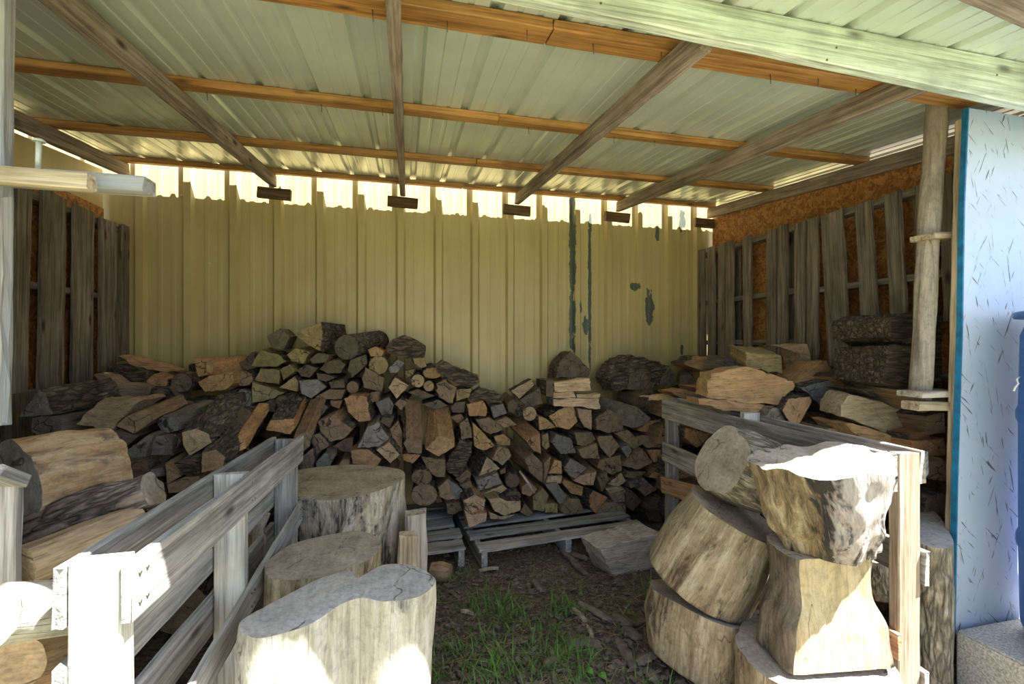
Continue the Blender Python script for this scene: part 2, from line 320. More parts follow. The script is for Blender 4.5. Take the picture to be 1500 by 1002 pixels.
# ------------------------------------------------------------------ object helpers
def obj(name, me, mats, parent=None, loc=None, color=None):
    for m in (mats if isinstance(mats, (list, tuple)) else [mats]): me.materials.append(m)
    o = bpy.data.objects.new(name, me); C.objects.link(o)
    if loc is not None: o.location = loc
    if parent is not None: o.parent = parent
    if color: o.color = (*color, 1)
    return o
def tag(o, label, cat, group=None, kind=None):
    o['label'] = label; o['category'] = cat
    if group: o['group'] = group
    if kind: o['kind'] = kind
    return o
def empty(name, loc, label=None, cat=None, group=None):
    o = bpy.data.objects.new(name, None); C.objects.link(o); o.location = loc; o.empty_display_size = .1
    if label: tag(o, label, cat, group)
    return o
def struct(o): o['kind'] = 'structure'; return o
def board_mesh(length, w, t, seg=None, wob=.0025, bow=0, seed=None):
    """box along local X centred; irregular edges"""
    rnd = random.Random(seed if seed is not None else random.random())
    bm = bmesh.new(); seg = seg or max(4, int(length/.09)); ch = min(w, t)*.12
    ring = lambda w_, t_: [(w_/2-ch, t_/2), (w_/2, t_/2-ch), (w_/2, -t_/2+ch), (w_/2-ch, -t_/2), (-w_/2+ch, -t_/2), (-w_/2, -t_/2+ch), (-w_/2, t_/2-ch), (-w_/2+ch, t_/2)]
    rows = []
    so = rnd.random()*50
    for i in range(seg+1):
        x = -length/2+length*i/seg; k = 4*(i/seg)*(1-i/seg)*bow
        row = []
        for j, (y, z) in enumerate(ring(w, t)):
            e = (noise.noise((x*7+so, j*.9, so))*wob*1.6, noise.noise((x*7+so, j*.9+9, so))*wob)
            xe = x+(rnd.uniform(-1, 1)*wob*1.5 if i in (0, seg) else 0)
            row.append(bm.verts.new((xe, y+e[0], z+e[1]+k)))
        rows.append(row)
    for a, b in zip(rows, rows[1:]):
        for j in range(8): bm.faces.new((a[j], a[(j+1) % 8], b[(j+1) % 8], b[j]))
    bm.faces.new(list(reversed(rows[0]))); bm.faces.new(rows[-1])
    bmesh.ops.recalc_face_normals(bm, faces=bm.faces)
    me = bpy.data.meshes.new('board'); bm.to_mesh(me); bm.free(); return me
def frame(p0, p1, up):
    x = (p1-p0).normalized(); y = up.cross(x)
    if y.length < 1e-4: y = Vector((0, 1, 0)).cross(x)
    y.normalize(); z = x.cross(y)
    m = Matrix((x, y, z)).transposed().to_4x4(); m.translation = (p0+p1)/2; return m
def board(name, p0, p1, w, t, mat, parent=None, up=Vector((0, 0, 1)), **kw):
    """w along 'side' (up x axis), t along up"""
    p0, p1, up = Vector(p0), Vector(p1), Vector(up)
    me = board_mesh((p1-p0).length, w, t, **kw)
    o = obj(name, me, mat); m = frame(p0, p1, up)
    if parent is not None:
        o.parent = parent; m = Matrix.Translation(-parent.location) @ m
    o.matrix_local = m; return o
def tube_mesh(pts, radii, n=10, jit=0, closed=True, seed=0):
    bm = bmesh.new(); rows = []
    pts = [Vector(p) for p in pts]
    for i, p in enumerate(pts):
        d = (pts[min(i+1, len(pts)-1)]-pts[max(i-1, 0)]).normalized()
        u = d.cross(Vector((0, 0, 1)));  u = Vector((1, 0, 0)) if u.length < .05 else u.normalized(); v = d.cross(u)
        rows.append([bm.verts.new(p+(u*math.cos(2*PI*k/n)+v*math.sin(2*PI*k/n))*radii[i]*(1+jit*noise.noise((k*.8+seed*7, i*.9, seed)))) for k in range(n)])
    for a, b in zip(rows, rows[1:]):
        for k in range(n): bm.faces.new((a[k], a[(k+1) % n], b[(k+1) % n], b[k]))
    if closed: bm.faces.new(rows[0]); bm.faces.new(rows[-1])
    bmesh.ops.recalc_face_normals(bm, faces=bm.faces)
    for f in bm.faces: f.smooth = len(f.verts) == 4
    me = bpy.data.meshes.new('tube'); bm.to_mesh(me); bm.free(); return me

# ------------------------------------------------------------------ the setting
D = 3.77
def roofz(Y): return ZC+.893+.1*Y            # underside of the purlins
PT = .034                                    # purlin thickness
# ground
bm = bmesh.new(); bmesh.ops.create_grid(bm, x_segments=120, y_segments=120, size=15)
for v in bm.verts:
    v.co.x = math.copysign(abs(v.co.x/15)**2.2*15, v.co.x)+.8; v.co.y = math.copysign(abs(v.co.y/15)**2.2*15, v.co.y)+1.8
    d = Vector((v.co.x, v.co.y, 0)); v.co.z = -.012+.012*noise.noise(d*3)+.008*noise.noise(d*9)
for f in bm.faces: f.smooth = True
me = bpy.data.meshes.new('ground'); bm.to_mesh(me); bm.free()
struct(obj('floor', me, M['ground']))
# back wall: ribbed siding, major rib every .3 m, ribs project into the shed; the house wall goes on above the roof
def siding_mesh(x0, x1, z0, z1, period, x_first, rib=.032, minor=.0018):
    prof = []
    x = x_first
    while x - period > x0: x -= period
    xs = []
    while x < x1+period:
        xs += [(x-.040, 0), (x-.023, rib), (x+.023, rib), (x+.040, 0), (x+period*.32, 0), (x+period*.35, minor), (x+period*.42, minor), (x+period*.45, 0), (x+period*.61, 0), (x+period*.64, minor), (x+period*.70, minor), (x+period*.73, 0)]
        x += period
    xs = [(a, b) for a, b in xs if x0 <= a <= x1]
    xs = [(x0, 0)]+xs+[(x1, 0)]
    return xs
prof = siding_mesh(-3.2, 4.2, 0, 4.6, .3003, -1.845+.0)
bm = bmesh.new(); cols = []
for x, h in prof: cols.append([bm.verts.new((x, D-h, z)) for z in (-.02, 1.2, 2.4, 3.2)])
for a, b in zip(cols, cols[1:]):
    for k in range(3): bm.faces.new((a[k], b[k], b[k+1], a[k+1]))
for v in list(bm.verts): pass
me = bpy.data.meshes.new('siding'); bm.to_mesh(me); bm.free()
wb = struct(obj('wall_back', me, M['siding']))
def siding_screw(px, py):
    p = PY(px, py, D-.001); me = tube_mesh([p, p-Vector((0, .006, 0)), p-Vector((0, .010, 0))], [.010, .010, .005], 8)
    obj('screw', me, M['galv'], wb)
for px, py in ((267, 287), (339, 292), (470, 304), (300+6, 386), (700, 322)): siding_screw(px, py)
def slab(name, pts, thick, mat, k=True):
    """flat panel from a polygon and a thickness vector"""
    bm = bmesh.new(); a = [bm.verts.new(p) for p in pts]; t = Vector(thick); b = [bm.verts.new(Vector(p)+t) for p in pts]
    n = len(pts); bm.faces.new(a); bm.faces.new(list(reversed(b)))
    for i in range(n): bm.faces.new((a[i], b[i], b[(i+1) % n], a[(i+1) % n]))
    bmesh.ops.recalc_face_normals(bm, faces=bm.faces)
    me = bpy.data.meshes.new('panel'); bm.to_mesh(me); bm.free(); return obj(name, me, mat)
XL, XR = -2.06, 2.80
yf = 1.42
# left side: cream sheet above, strand board behind the pallets
struct(slab('wall_left', [(XL, 1.45, 0), (XL, D-.035, 0), (XL, D-.035, roofz(D)-.05), (XL, 1.45, roofz(1.45)-.05)], (-.02, 0, 0), M['siding']))
tag(slab('strand_board_panel', [(XL+.002, 2.75, 1.1), (XL+.002, D-.05, 1.1), (XL+.002, D-.05, 2.345), (XL+.002, 2.75, 2.36)], (.012, 0, 0), M['osb']), 'orange strand board strip showing above the upright pallet on the left wall', 'board')
wr = struct(slab('wall_right', [(XR, 1.45, 0), (XR, D-.035, 0), (XR, D-.035, roofz(D)-.070), (XR, 1.45, roofz(1.45)-.066)], (.014, 0, 0), M['osb']))
# front walls either side of the opening
bmv = [PY(1418, 158, yf), PY(1412, 300, yf), PY(1409, 480, yf), PY(1402, 700, yf), PY(1398, 925, yf)]
bl = [Vector((p.x, yf, p.z)) for p in bmv]; bl[-1].z = .2
wf = struct(slab('wall_front_right', [*bl, Vector((3.6, yf, .2)), Vector((3.6, yf, bl[0].z))], (0, .014, 0), M['ply']))
edge = bmesh.new()
rows = []
for p in bl:
    rows.append([edge.verts.new(p+Vector(d)) for d in ((.004, -.002, 0), (-.004, -.002, 0), (-.004, .018, 0), (.004, .018, 0))])
for a, b in zip(rows, rows[1:]):
    for k in range(4): edge.faces.new((a[k], a[(k+1) % 4], b[(k+1) % 4], b[k]))
me = bpy.data.meshes.new('edge'); edge.to_mesh(me); edge.free(); obj('painted_edge', me, M['bluetrim'], wf)
board('backing_stud', (bl[0].x+.03, yf+.036, bl[0].z-.03), (bl[-1].x+.035, yf+.036, .22), .04, .04, M['pinepale'], wf, up=(0, 1, 0))
xl = PY(-12, 700, 1.42).x
wfl = struct(slab('wall_front_left', [(xl, yf, 0), (-3.2, yf, 0), (-3.2, yf, 2.25), (xl, yf, 2.25)], (0, .014, 0), M['ply']))
slab('painted_edge', [(xl+.004, yf-.002, 0), (xl-.002, yf-.002, 0), (xl-.002, yf-.002, 2.2), (xl+.004, yf-.002, 2.2)], (0, .018, 0), M['bluetrim']).parent = wfl

# roof sheet; overhang past the right wall is added to block sun
def edgeY(x): return min(.66+.14*x, .955)
per = .2286; xs = []; x = -2.03; xend = 3.3
k = 0
while x < xend:
    xs += [(x+.0, 0), (x+.012, .019), (x+.034, .019), (x+.046, 0), (x+.09, 0), (x+.094, .003), (x+.108, .003), (x+.112, 0), (x+.16, 0), (x+.164, .003), (x+.178, .003), (x+.182, 0)]
    x += per
xs = [(a, b) for a, b in xs if a < xend]
bm = bmesh.new(); cols = []
for a, h in xs:
    y0, y1 = edgeY(a), D-.068
    cols.append([bm.verts.new((a, y, roofz(y)+PT+.001+h)) for y in [y0+(y1-y0)*t/8 for t in range(9)]])
for a, b in zip(cols, cols[1:]):
    for k in range(8): bm.faces.new((a[k], b[k], b[k+1], a[k+1]))
me = bpy.data.meshes.new('roof'); bm.to_mesh(me); bm.free()
rf = struct(obj('ceiling', me, M['roof']))
# purlins (two boards end to end in each row)
GP = 'golden pine purlins under the roof sheet'
def purlin(Y, xa, xb, label, w=.075, nails=()):
    p = board('roof_purlin', (xa, Y, roofz(Y)+PT/2), (xb, Y, roofz(Y)+PT/2), w, PT, M['pine'], up=(0, -.1, 1), wob=.002)
    tag(p, label, 'roof beam', GP)
    for x in nails:
        q = Vector((x, Y+random.uniform(-.02, .02), roofz(Y)))
        n = obj('nail', tube_mesh([q+Vector((0, 0, .01)), q-Vector((random.uniform(-.004, .004), 0, .035))], [.0018, .0015], 6), M['nail']); n.parent = p; n.matrix_parent_inverse = p.matrix_world.inverted() if False else frame(Vector((xa, Y, roofz(Y)+PT/2)), Vector((xb, Y, roofz(Y)+PT/2)), Vector((0, -.1, 1))).inverted()
    return p
jx = PY(808, 55, 1.44).x
purlin(1.47, -2.03, jx-.002, 'left board of the pine purlin nearest the front beam', .10, nails=[PY(px, 40, 1.47).x for px in (545, 655, 770)])
purlin(1.47, jx+.002, 2.40, 'right board of the pine purlin nearest the front beam', .10, nails=[PY(px, 60, 1.47).x for px in (868, 965, 1132, 1195, 1260)])
jx = PY(729, 175, 2.25).x
purlin(2.25, -2.03, jx-.002, 'left board of the second pine purlin back from the front beam', nails=[PY(px, 170, 2.25).x for px in (300, 470, 560)])
purlin(2.25, jx+.002, 2.76, 'right board of the second pine purlin back from the front beam', nails=[PY(px, 190, 2.25).x for px in (775, 900, 958)])
jx = PY(697, 240, 3.0).x
purlin(3.0, -2.03, jx-.002, 'left board of the third pine purlin, above the log pile')
purlin(3.0, jx+.002, 2.76, 'right board of the third pine purlin, above the log pile')
jx = PY(678, 275, 3.66).x
purlin(3.66, -2.03, jx-.002, 'left board of the rearmost pine purlin along the siding wall', .06)
purlin(3.66, jx+.002, 2.76, 'right board of the rearmost pine purlin along the siding wall', .06)
# front edge board of the roof
a = Vector((-2.02, edgeY(-2.02)+.07, roofz(edgeY(-2.02)+.07)+PT/2)); b = Vector((2.05, edgeY(2.05)+.065, roofz(edgeY(2.05)+.065)+PT/2))
tag(board('roof_edge_board', a, b, .085, PT, M['rafter'], up=(0, -.1, 1), wob=.005), 'rough brown board along the front edge of the roof sheet', 'roof beam')
# rafters
names = ['leftmost rafter, ending above the white shelf board', 'second rafter from the left, running diagonally over the left heap', 'middle rafter, pointing straight back above the log pile', 'fourth rafter from the left, resting beside the dark block', 'fifth rafter from the left, knotty, meeting the front beam at the right', 'rightmost rafter, along the top of the strand board wall']
rx = [-1.90, -.962, -.027, .905, 1.822, 2.735]
for k, (x, nm) in enumerate(zip(rx, names)):
    y0, y1 = 1.262, D-.07
    z0, z1 = roofz(y0)-.046, roofz(y1)-.046
    x0 = x+(0, -.02, -.01, .02, .03, 0)[k]
    tag(board('roof_rafter', (x0, y0, z0), (x, y1, z1), .040, .088, M['rafter'], wob=.003, seed=k+11), 'weathered grey '+nm, 'roof beam', 'grey rafters under the roof')
    if k:
        yb = D-.032; p = Vector((x, yb-.020, roofz(y1)-.090-.043))
        if k == 5: p.x -= .02
        bb = board('rafter_block', p-Vector((.115, 0, -.004)), p+Vector((.115, 0, -.004)), .034, .082, M['block'], wob=.003, seed=k)
        tag(bb, 'dark wooden block on the siding under the %s rafter end' % ['', 'second', 'middle', 'fourth', 'fifth', 'rightmost'][k], 'block', 'blocks carrying the rafter ends')
# short rafter tail in front of the beam on the right
pa = PY(1500, 70, 1.19); tag(board('rafter_tail', (pa.x+.06, .99, roofz(.99)-.046), (pa.x+.10, 1.205, roofz(1.205)-.046), .04, .088, M['rafter']), 'short brown rafter tail above the painted beam at the right edge', 'roof beam')
# painted front beam, wavy top edge
def header():
    bm = bmesh.new(); rows = []; YH = 1.215
    xa, xb = -2.2, 3.3; n = 60
    for i in range(n+1):
        x = xa+(xb-xa)*i/n
        zb = ZC+.902+.035*(1.95-x)
        top = zb+.185+.004*math.sin(x*3)
        d = x-1.83
        if d > 0: top -= min(.030, d*.28)
        top = min(top, roofz(YH)+PT-.002)
        w = .003*noise.noise((x*5, 0, 0))
        rows.append([bm.verts.new(c) for c in ((x, YH, zb+w+.004), (x, YH, top), (x, YH+.038, top), (x, YH+.038, zb+w+.002), (x, YH+.034, zb+w), (x, YH+.004, zb+w))])
    for a, b in zip(rows, rows[1:]):
        for j in range(6): bm.faces.new((a[j], a[(j+1) % 6], b[(j+1) % 6], b[j]))
    bm.faces.new(rows[0]); bm.faces.new(rows[-1]); bmesh.ops.recalc_face_normals(bm, faces=bm.faces)
    me = bpy.data.meshes.new('header'); bm.to_mesh(me); bm.free()
    o = tag(obj('front_beam', me, M['headerpaint']), 'pale green painted beam across the top of the opening', 'beam')
    for px, py in ((1219, 30), (1225, 70), (880, 5), (1211, 88), (1476, 80), (1460, 110)):
        p = PY(px, py, YH)
        n_ = obj('nail', tube_mesh([p+Vector((0, .01, 0)), p-Vector((0, .002, 0))], [.0035, .0035], 8), M['nail']); n_.parent = o
header()

# ------------------------------------------------------------------ pallets against the side walls
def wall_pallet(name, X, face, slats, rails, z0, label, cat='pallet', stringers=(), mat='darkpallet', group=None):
    """slats given in photo pixels (left,right,top y, left,right,bottom y) on the plane X; rails = horizontal stringers behind them"""
    ys = [PX(s[0], s[2], X).y for s in slats]
    root = empty(name, (X, min(ys), z0), label, cat, group)
    for i, s in enumerate(slats):
        tl, tr = PX(s[0], s[2], X), PX(s[1], s[2], X); b_l, br = PX(s[3], s[5], X), PX(s[4], s[5], X)
        t, b = (tl+tr)/2, (b_l+br)/2
        w = (abs(tl.y-tr.y)+abs(b_l.y-br.y))/2*.94
        t.x = b.x = X
        if z0 < .1: b.z = .02
        off = Vector((face*random.uniform(0, .004), 0, 0))
        board('slat', b+off, t+off, w, .018, M[mat], root, up=(face, 0, 0), wob=.004, seed=i+int(X*10)+50)
    ctr = sorted([(PX((s[0]+s[1])/2, s[2], X), PX((s[3]+s[4])/2, s[5], X)) for s in slats], key=lambda q: q[0].y)
    for i, ((ta, ba), (tb, bb)) in enumerate(zip(ctr, ctr[1:])):
        if i % 4 == 3: continue
        t, b = (ta+tb)/2, (ba+bb)/2; t.x = b.x = X-face*.105; t.z -= .02
        if z0 < .1: b.z = .02
        board('back_slat', b, t, .09, .016, M[mat], root, up=(face, 0, 0), wob=.003)
    for (ya, yb, z) in rails:
        board('stringer', (X-face*.057, ya, z), (X-face*.057, yb, z), .038, .09, M[mat], root, up=(face, 0, 0), wob=.003)
    return root
XS = -1.93
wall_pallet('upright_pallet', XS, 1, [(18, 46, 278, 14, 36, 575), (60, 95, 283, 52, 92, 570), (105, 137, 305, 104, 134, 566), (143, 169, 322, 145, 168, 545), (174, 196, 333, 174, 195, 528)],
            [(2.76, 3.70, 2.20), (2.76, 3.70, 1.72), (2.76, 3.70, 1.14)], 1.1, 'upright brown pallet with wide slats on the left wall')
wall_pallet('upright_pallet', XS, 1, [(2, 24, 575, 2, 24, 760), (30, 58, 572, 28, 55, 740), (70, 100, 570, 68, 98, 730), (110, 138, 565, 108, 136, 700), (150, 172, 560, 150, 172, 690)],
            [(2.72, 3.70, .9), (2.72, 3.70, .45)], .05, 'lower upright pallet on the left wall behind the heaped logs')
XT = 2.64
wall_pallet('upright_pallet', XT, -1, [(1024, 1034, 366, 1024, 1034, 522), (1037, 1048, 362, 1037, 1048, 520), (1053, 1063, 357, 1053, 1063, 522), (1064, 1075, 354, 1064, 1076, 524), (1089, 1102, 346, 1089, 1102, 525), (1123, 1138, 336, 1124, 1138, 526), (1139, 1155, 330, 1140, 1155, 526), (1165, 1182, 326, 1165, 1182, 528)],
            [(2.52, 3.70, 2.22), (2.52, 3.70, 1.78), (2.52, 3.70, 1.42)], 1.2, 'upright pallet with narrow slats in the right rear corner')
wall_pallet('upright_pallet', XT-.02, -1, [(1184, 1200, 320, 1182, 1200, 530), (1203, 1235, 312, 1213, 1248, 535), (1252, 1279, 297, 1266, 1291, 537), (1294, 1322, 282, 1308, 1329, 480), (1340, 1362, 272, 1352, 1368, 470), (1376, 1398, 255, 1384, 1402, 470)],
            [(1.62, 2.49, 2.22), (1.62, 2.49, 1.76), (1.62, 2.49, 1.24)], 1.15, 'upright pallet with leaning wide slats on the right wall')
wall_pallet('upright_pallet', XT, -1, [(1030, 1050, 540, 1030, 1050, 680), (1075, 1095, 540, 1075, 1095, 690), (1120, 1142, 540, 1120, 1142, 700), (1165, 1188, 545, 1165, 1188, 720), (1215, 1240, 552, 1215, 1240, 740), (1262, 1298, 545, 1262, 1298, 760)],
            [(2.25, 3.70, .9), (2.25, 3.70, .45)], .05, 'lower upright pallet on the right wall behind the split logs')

# ------------------------------------------------------------------ standing pallets that make the bays
def bay_pallet(label, A, B, H, th, right_boards, left_boards, posts, side, mats, near_w=.04):
    """A near end, B far end (x,y) on the ground; boards: (z centre, width, from t, to t); posts: list of (t, width along, depth across, top)"""
    A, B = Vector((*A, 0)), Vector((*B, 0)); d = (B-A).normalized(); nrm = Vector((d.y, -d.x, 0))   # nrm to the right
    root = empty('standing_pallet', A, label, 'pallet')
    for t, wa, top, mt in posts:
        p = A+(B-A)*t
        board('post', p+Vector((0, 0, .0)), p+Vector((0, 0, top)), th-.001, wa, M[mt], root, up=d, wob=.002)
    for sgn, boards in ((1, right_boards), (-1, left_boards)):
        off = nrm*sgn*(th/2+.011)
        for z0_, z1_, w, t0, t1, mt in boards:
            pa = A+(B-A)*t0+off+Vector((0, 0, z0_)); pb = A+(B-A)*t1+off+Vector((0, 0, z1_))
            rl = board('rail', pa, pb, .020, w, M[mt], root, up=(0, 0, 1), wob=.003)
            for t, wa, top, mt2 in posts:
                if not t0-.01 <= t <= t1: continue
                for dz in (-.25, .25):
                    for dd in (-.012, .012):
                        nq = pa+(pb-pa)*((t-t0)/(t1-t0)*.985+.0075)+nrm*sgn*.0105+Vector((0, 0, dz*w))+d*dd
                        nh = obj('nail_head', tube_mesh([nq-nrm*sgn*.003, nq+nrm*sgn*.0015], [.0035, .0035], 8), M['nail']); nh.parent = rl
                        nh.matrix_basis = (Matrix.Translation(root.location) @ rl.matrix_basis).inverted()
    return root
# left one
bay_pallet('weathered grey pallet standing on edge in the left foreground, its near end sunlit', (-.575, 1.04), (-.53, 2.24), .98, .092,
           [(.925, .925, .115, -.02, 1.02, 'pallet'), (.50, .64, .085, -.10, 1.02, 'pallet')],
           [(.925, .925, .115, -.02, 1.02, 'pallet'), (.735, .735, .12, -.02, 1.0, 'pallet'), (.54, .54, .12, -.02, 1.0, 'pallet'), (.33, .33, .12, -.02, 1.0, 'pallet'), (.1, .1, .12, -.02, 1.0, 'pallet')],
           [(0.0, .045, .985, 'palepost'), (.50, .04, .985, 'palepost'), (1.0, .04, .97, 'pallet')], 1, None)
# right one
bay_pallet('weathered grey pallet standing on edge behind the stacked stumps on the right', (1.71, 1.25), (1.80, 2.83), 1.02, .092,
           [(.97, .97, .115, -.01, 1.01, 'grey'), (.62, .62, .12, -.02, 1.01, 'pallet'), (.20, .20, .12, -.02, 1.0, 'pallet')],
           [(.955, .955, .13, -.01, 1.01, 'grey'), (.66, .66, .13, .5, 1.01, 'grey'), (.52, .42, .11, .62, 1.02, 'orange'), (.36, .36, .09, -.02, .35, 'orange'), (.15, .15, .10, -.02, .5, 'orange')],
           [(0.0, .04, 1.02, 'tanpost'), (.50, .04, 1.045, 'palepost'), (1.0, .04, 1.02, 'grey')], -1, None)
for za, zb in ((.885, .895), (.345, .335)):
    rt = [o for o in bpy.data.objects if o.name.startswith('standing_pallet')][-1]
    board('rail', (1.775, 1.30, za), (2.17, 1.50, zb), .022, .10, M['pallet'], rt, up=(0, 0, 1), wob=.003)

# pallets lying on the ground under the back stack
def flat_pallet(corner, ang, L_, W_, nslat, label, h=.12, sw=.10, slat_extra=0):
    root = empty('ground_pallet', (*corner, 0), label, 'pallet', 'pallets on the ground under the back stack'); root.rotation_euler = (0, 0, ang)
    gap = (W_-sw)/(nslat-1)
    for k in range(nslat):
        y = sw/2+gap*k
        o = obj('slat', board_mesh(L_, sw, .018, wob=.004, bow=-.006*random.random(), seed=k+int(L_*100)), M['pallet']); o.parent = root
        o.location = (L_/2+random.uniform(-.01, .01), y, h-.009+random.uniform(-.002, .002)); o.rotation_euler = (0, 0, random.uniform(-.012, .012))
    for k in range(3):
        o = obj('stringer', board_mesh(W_, .04, h-.019, wob=.002), M['pallet']); o.parent = root
        o.location = (.03+(L_-.06)*k/2, W_/2, (h-.019)/2); o.rotation_euler = (0, 0, PI/2)
    return root
p = PH(703, 806, .12)
flat_pallet((p.x, p.y), .10, 1.22, .90, 5, 'grey slatted pallet on the ground, the wider one left of the quarter log', .12, .115)
p = PH(697, 800, .12)
flat_pallet((p.x-1.06, p.y-.06), .06, 1.0, .88, 5, 'grey slatted pallet on the ground, partly hidden behind the left stumps', .12, .13)

# ------------------------------------------------------------------ firewood
COL = {'g': (.235, .21, .185), 'G': (.175, .16, .148), 'd': (.14, .105, .072), 'b': (.27, .185, .115), 'o': (.44, .26, .125), 'y': (.29, .225, .11), 't': (.44, .32, .20), 'p': (.62, .46, .28), 'w': (.38, .34, .30)}
CNAME = {'g': 'grey', 'G': 'slate-grey', 'd': 'dark brown', 'b': 'brown', 'o': 'orange-tan', 'y': 'olive-tan', 't': 'tan', 'p': 'pale', 'w': 'weathered'}
FIRE = []      # (object, group key, colour, shape word, label or None)
def resample(pts, rnd, jit, maxe):
    out = []; n = len(pts)
    size = max((a-b).length for a in pts for b in pts)
    for i in range(n):
        a, b = pts[i], pts[(i+1) % n]; m = max(2, min(6, int((b-a).length/maxe)))
        for k in range(m):
            q = a.lerp(b, k/m)
            if k: q = q+Vector((rnd.uniform(-1, 1), 0, rnd.uniform(-1, 1)))*jit*size
            out.append((q, i))
    return out
def prism(pts_px, Yf, depth, col, shape='split', dirv=None, lying=False, barkp=.3, name='split_log', label=None, group='back', tilt=None, grow=1.03, capb='end', side=None):
    seed = int(sum(p[0]*3+p[1]*7 for p in pts_px)) ; rnd = random.Random(seed)
    cxp = sum(p[0] for p in pts_px)/len(pts_px); cyp = sum(p[1] for p in pts_px)/len(pts_px)
    ext = max(max(p[0] for p in pts_px)-min(p[0] for p in pts_px), max(p[1] for p in pts_px)-min(p[1] for p in pts_px))/2
    ta, tb = tilt if tilt else (rnd.uniform(-.022, .022), rnd.uniform(-.030, .016))
    P3 = []
    for x, y in pts_px:
        x, y = cxp+(x-cxp)*grow, cyp+(y-cyp)*grow
        P3.append(PY(x, y, Yf+ta*(x-cxp)/ext+tb*(cyp-y)/ext))
    c = sum(P3, Vector())/len(P3)
    loc = [p-c for p in P3]
    dv = Vector(dirv) if dirv else Vector((rnd.uniform(-.10, .10), 1, rnd.uniform(-.05, .06)))
    dv = dv/dv.y*depth if abs(dv.y) > .05 else dv*depth
    rs = [(q, i) for q, i in ([(l, i) for i, l in enumerate(loc)] if shape == 'round' else resample(loc, rnd, .018, .022))]
    n = len(rs)
    bm = bmesh.new(); rows = []; so = rnd.random()*40
    base = [q for q, i in rs]
    seg = 6
    def ring(t, sc, amp):
        out = []
        for k, q in enumerate(base):
            w = Vector((noise.noise((q.x*25+so, t*3.0, q.z*25)), 0, noise.noise((q.x*25+so, t*3.0+7, q.z*25))))*amp
            out.append(bm.verts.new(q*sc+dv*t+w))
        return out
    rows.append(ring(0, .955, .0)); rows.append(ring(.022, 1, .0))
    tw = .92+.12*rnd.random()
    for s_ in range(1, seg+1): rows.append(ring(.022+(.978)*s_/seg, 1+(tw-1)*s_/seg, .007))
    facemat = {}
    nedge = len(loc)
    eb = [rnd.random() < barkp for _ in range(nedge)] if shape != 'round' else [True]*nedge
    for a, b in zip(rows, rows[1:]):
        for k in range(n):
            f = bm.faces.new((a[k], a[(k+1) % n], b[(k+1) % n], b[k])); f.material_index = 2 if eb[rs[k][1]] else 1
            f.smooth = shape == 'round'
    for f in [f for f in bm.faces if f.verts[0] in rows[0] or f.verts[1] in rows[0]]: pass
    # front cap: inset rings with a rough surface
    inner = []
    for sc in (.62, .28):
        inner.append([bm.verts.new(q*.955*sc+Vector((0, noise.noise((q.x*40*sc+so, q.z*40*sc, 3))*.006 + rnd.uniform(-.0015, .0015), 0))) for q in base])
    prev = rows[0]
    for r in inner:
        for k in range(n): bm.faces.new((prev[(k+1) % n], prev[k], r[k], r[(k+1) % n]))
        prev = r
    cv = bm.verts.new((0, rnd.uniform(-.004, .004), 0))
    for k in range(n): bm.faces.new((prev[(k+1) % n], prev[k], cv))
    bm.faces.new(rows[-1])
    bmesh.ops.recalc_face_normals(bm, faces=bm.faces)
    me = bpy.data.meshes.new(name); bm.to_mesh(me); bm.free()
    j = rnd.uniform(.85, 1.15); cc = tuple(min(.9, x*j*rnd.uniform(.95, 1.05)) for x in COL[col])
    if lying: mats = [M['sideX'], M['sideX'], M['barkX']]
    else: mats = [M['end'], M['sideY'], M['barkY']]
    if side == 'bark': mats[0] = M['barkX']
    if side == 'dark': mats = [M['barkdark']]*3
    o = obj(name, me, mats, None, c, cc)
    nv = len(pts_px)
    sw = 'round' if shape == 'round' else {3: 'triangular', 4: 'four-sided', 5: 'five-sided'}.get(nv, 'many-sided')
    FIRE.append((o, group, col, sw, lying, label)); return o
def ell(cx, cy, rx, ry, n=16): return [(cx+rx*math.cos(2*PI*k/n), cy+ry*math.sin(2*PI*k/n)) for k in range(n)]
def yfront(py): return 3.20+max(-10, 790-py)/310*.20
def crop(ox, oy, s=4.1667): return lambda pts: [(ox+x/s, oy+y/s) for x, y in pts]
kA, kB, kC, kD, kF = crop(300, 450), crop(560, 500), crop(100, 480), crop(660, 560), crop(950, 470)
def add(k, col, pts, **kw):
    q = k(pts) if k else pts
    cyp = sum(p[1] for p in q)/len(q)
    Y = kw.pop('Y', None)
    if Y is None: Y = yfront(cyp)+random.Random(int(cyp*13+q[0][0])).uniform(-.03, .03)
    dep = kw.pop('depth', min(.36, 3.725-Y))
    if kw.get('group') == 'right':
        r = ray(max(p[0] for p in q), 500); Y = min(Y, 2.585*r.y/r.x-.03); dep = min(dep, 3.66-Y)
        if kw.get('dirv') and kw['dirv'][0] > 0:
            d0 = kw['dirv']; xm = max(PY(p[0], p[1], Y).x for p in q); kw['dirv'] = (min(d0[0], max(0, (2.59-xm)/dep)), d0[1], d0[2])
    return prism(q, Y, dep, col, **kw)
def rnd_(k, col, cx, cy, rx, ry=None, **kw):
    kw.setdefault('name', 'round_log')
    return add(k, col, ell(cx, cy, rx, ry or rx), shape='round', **kw)
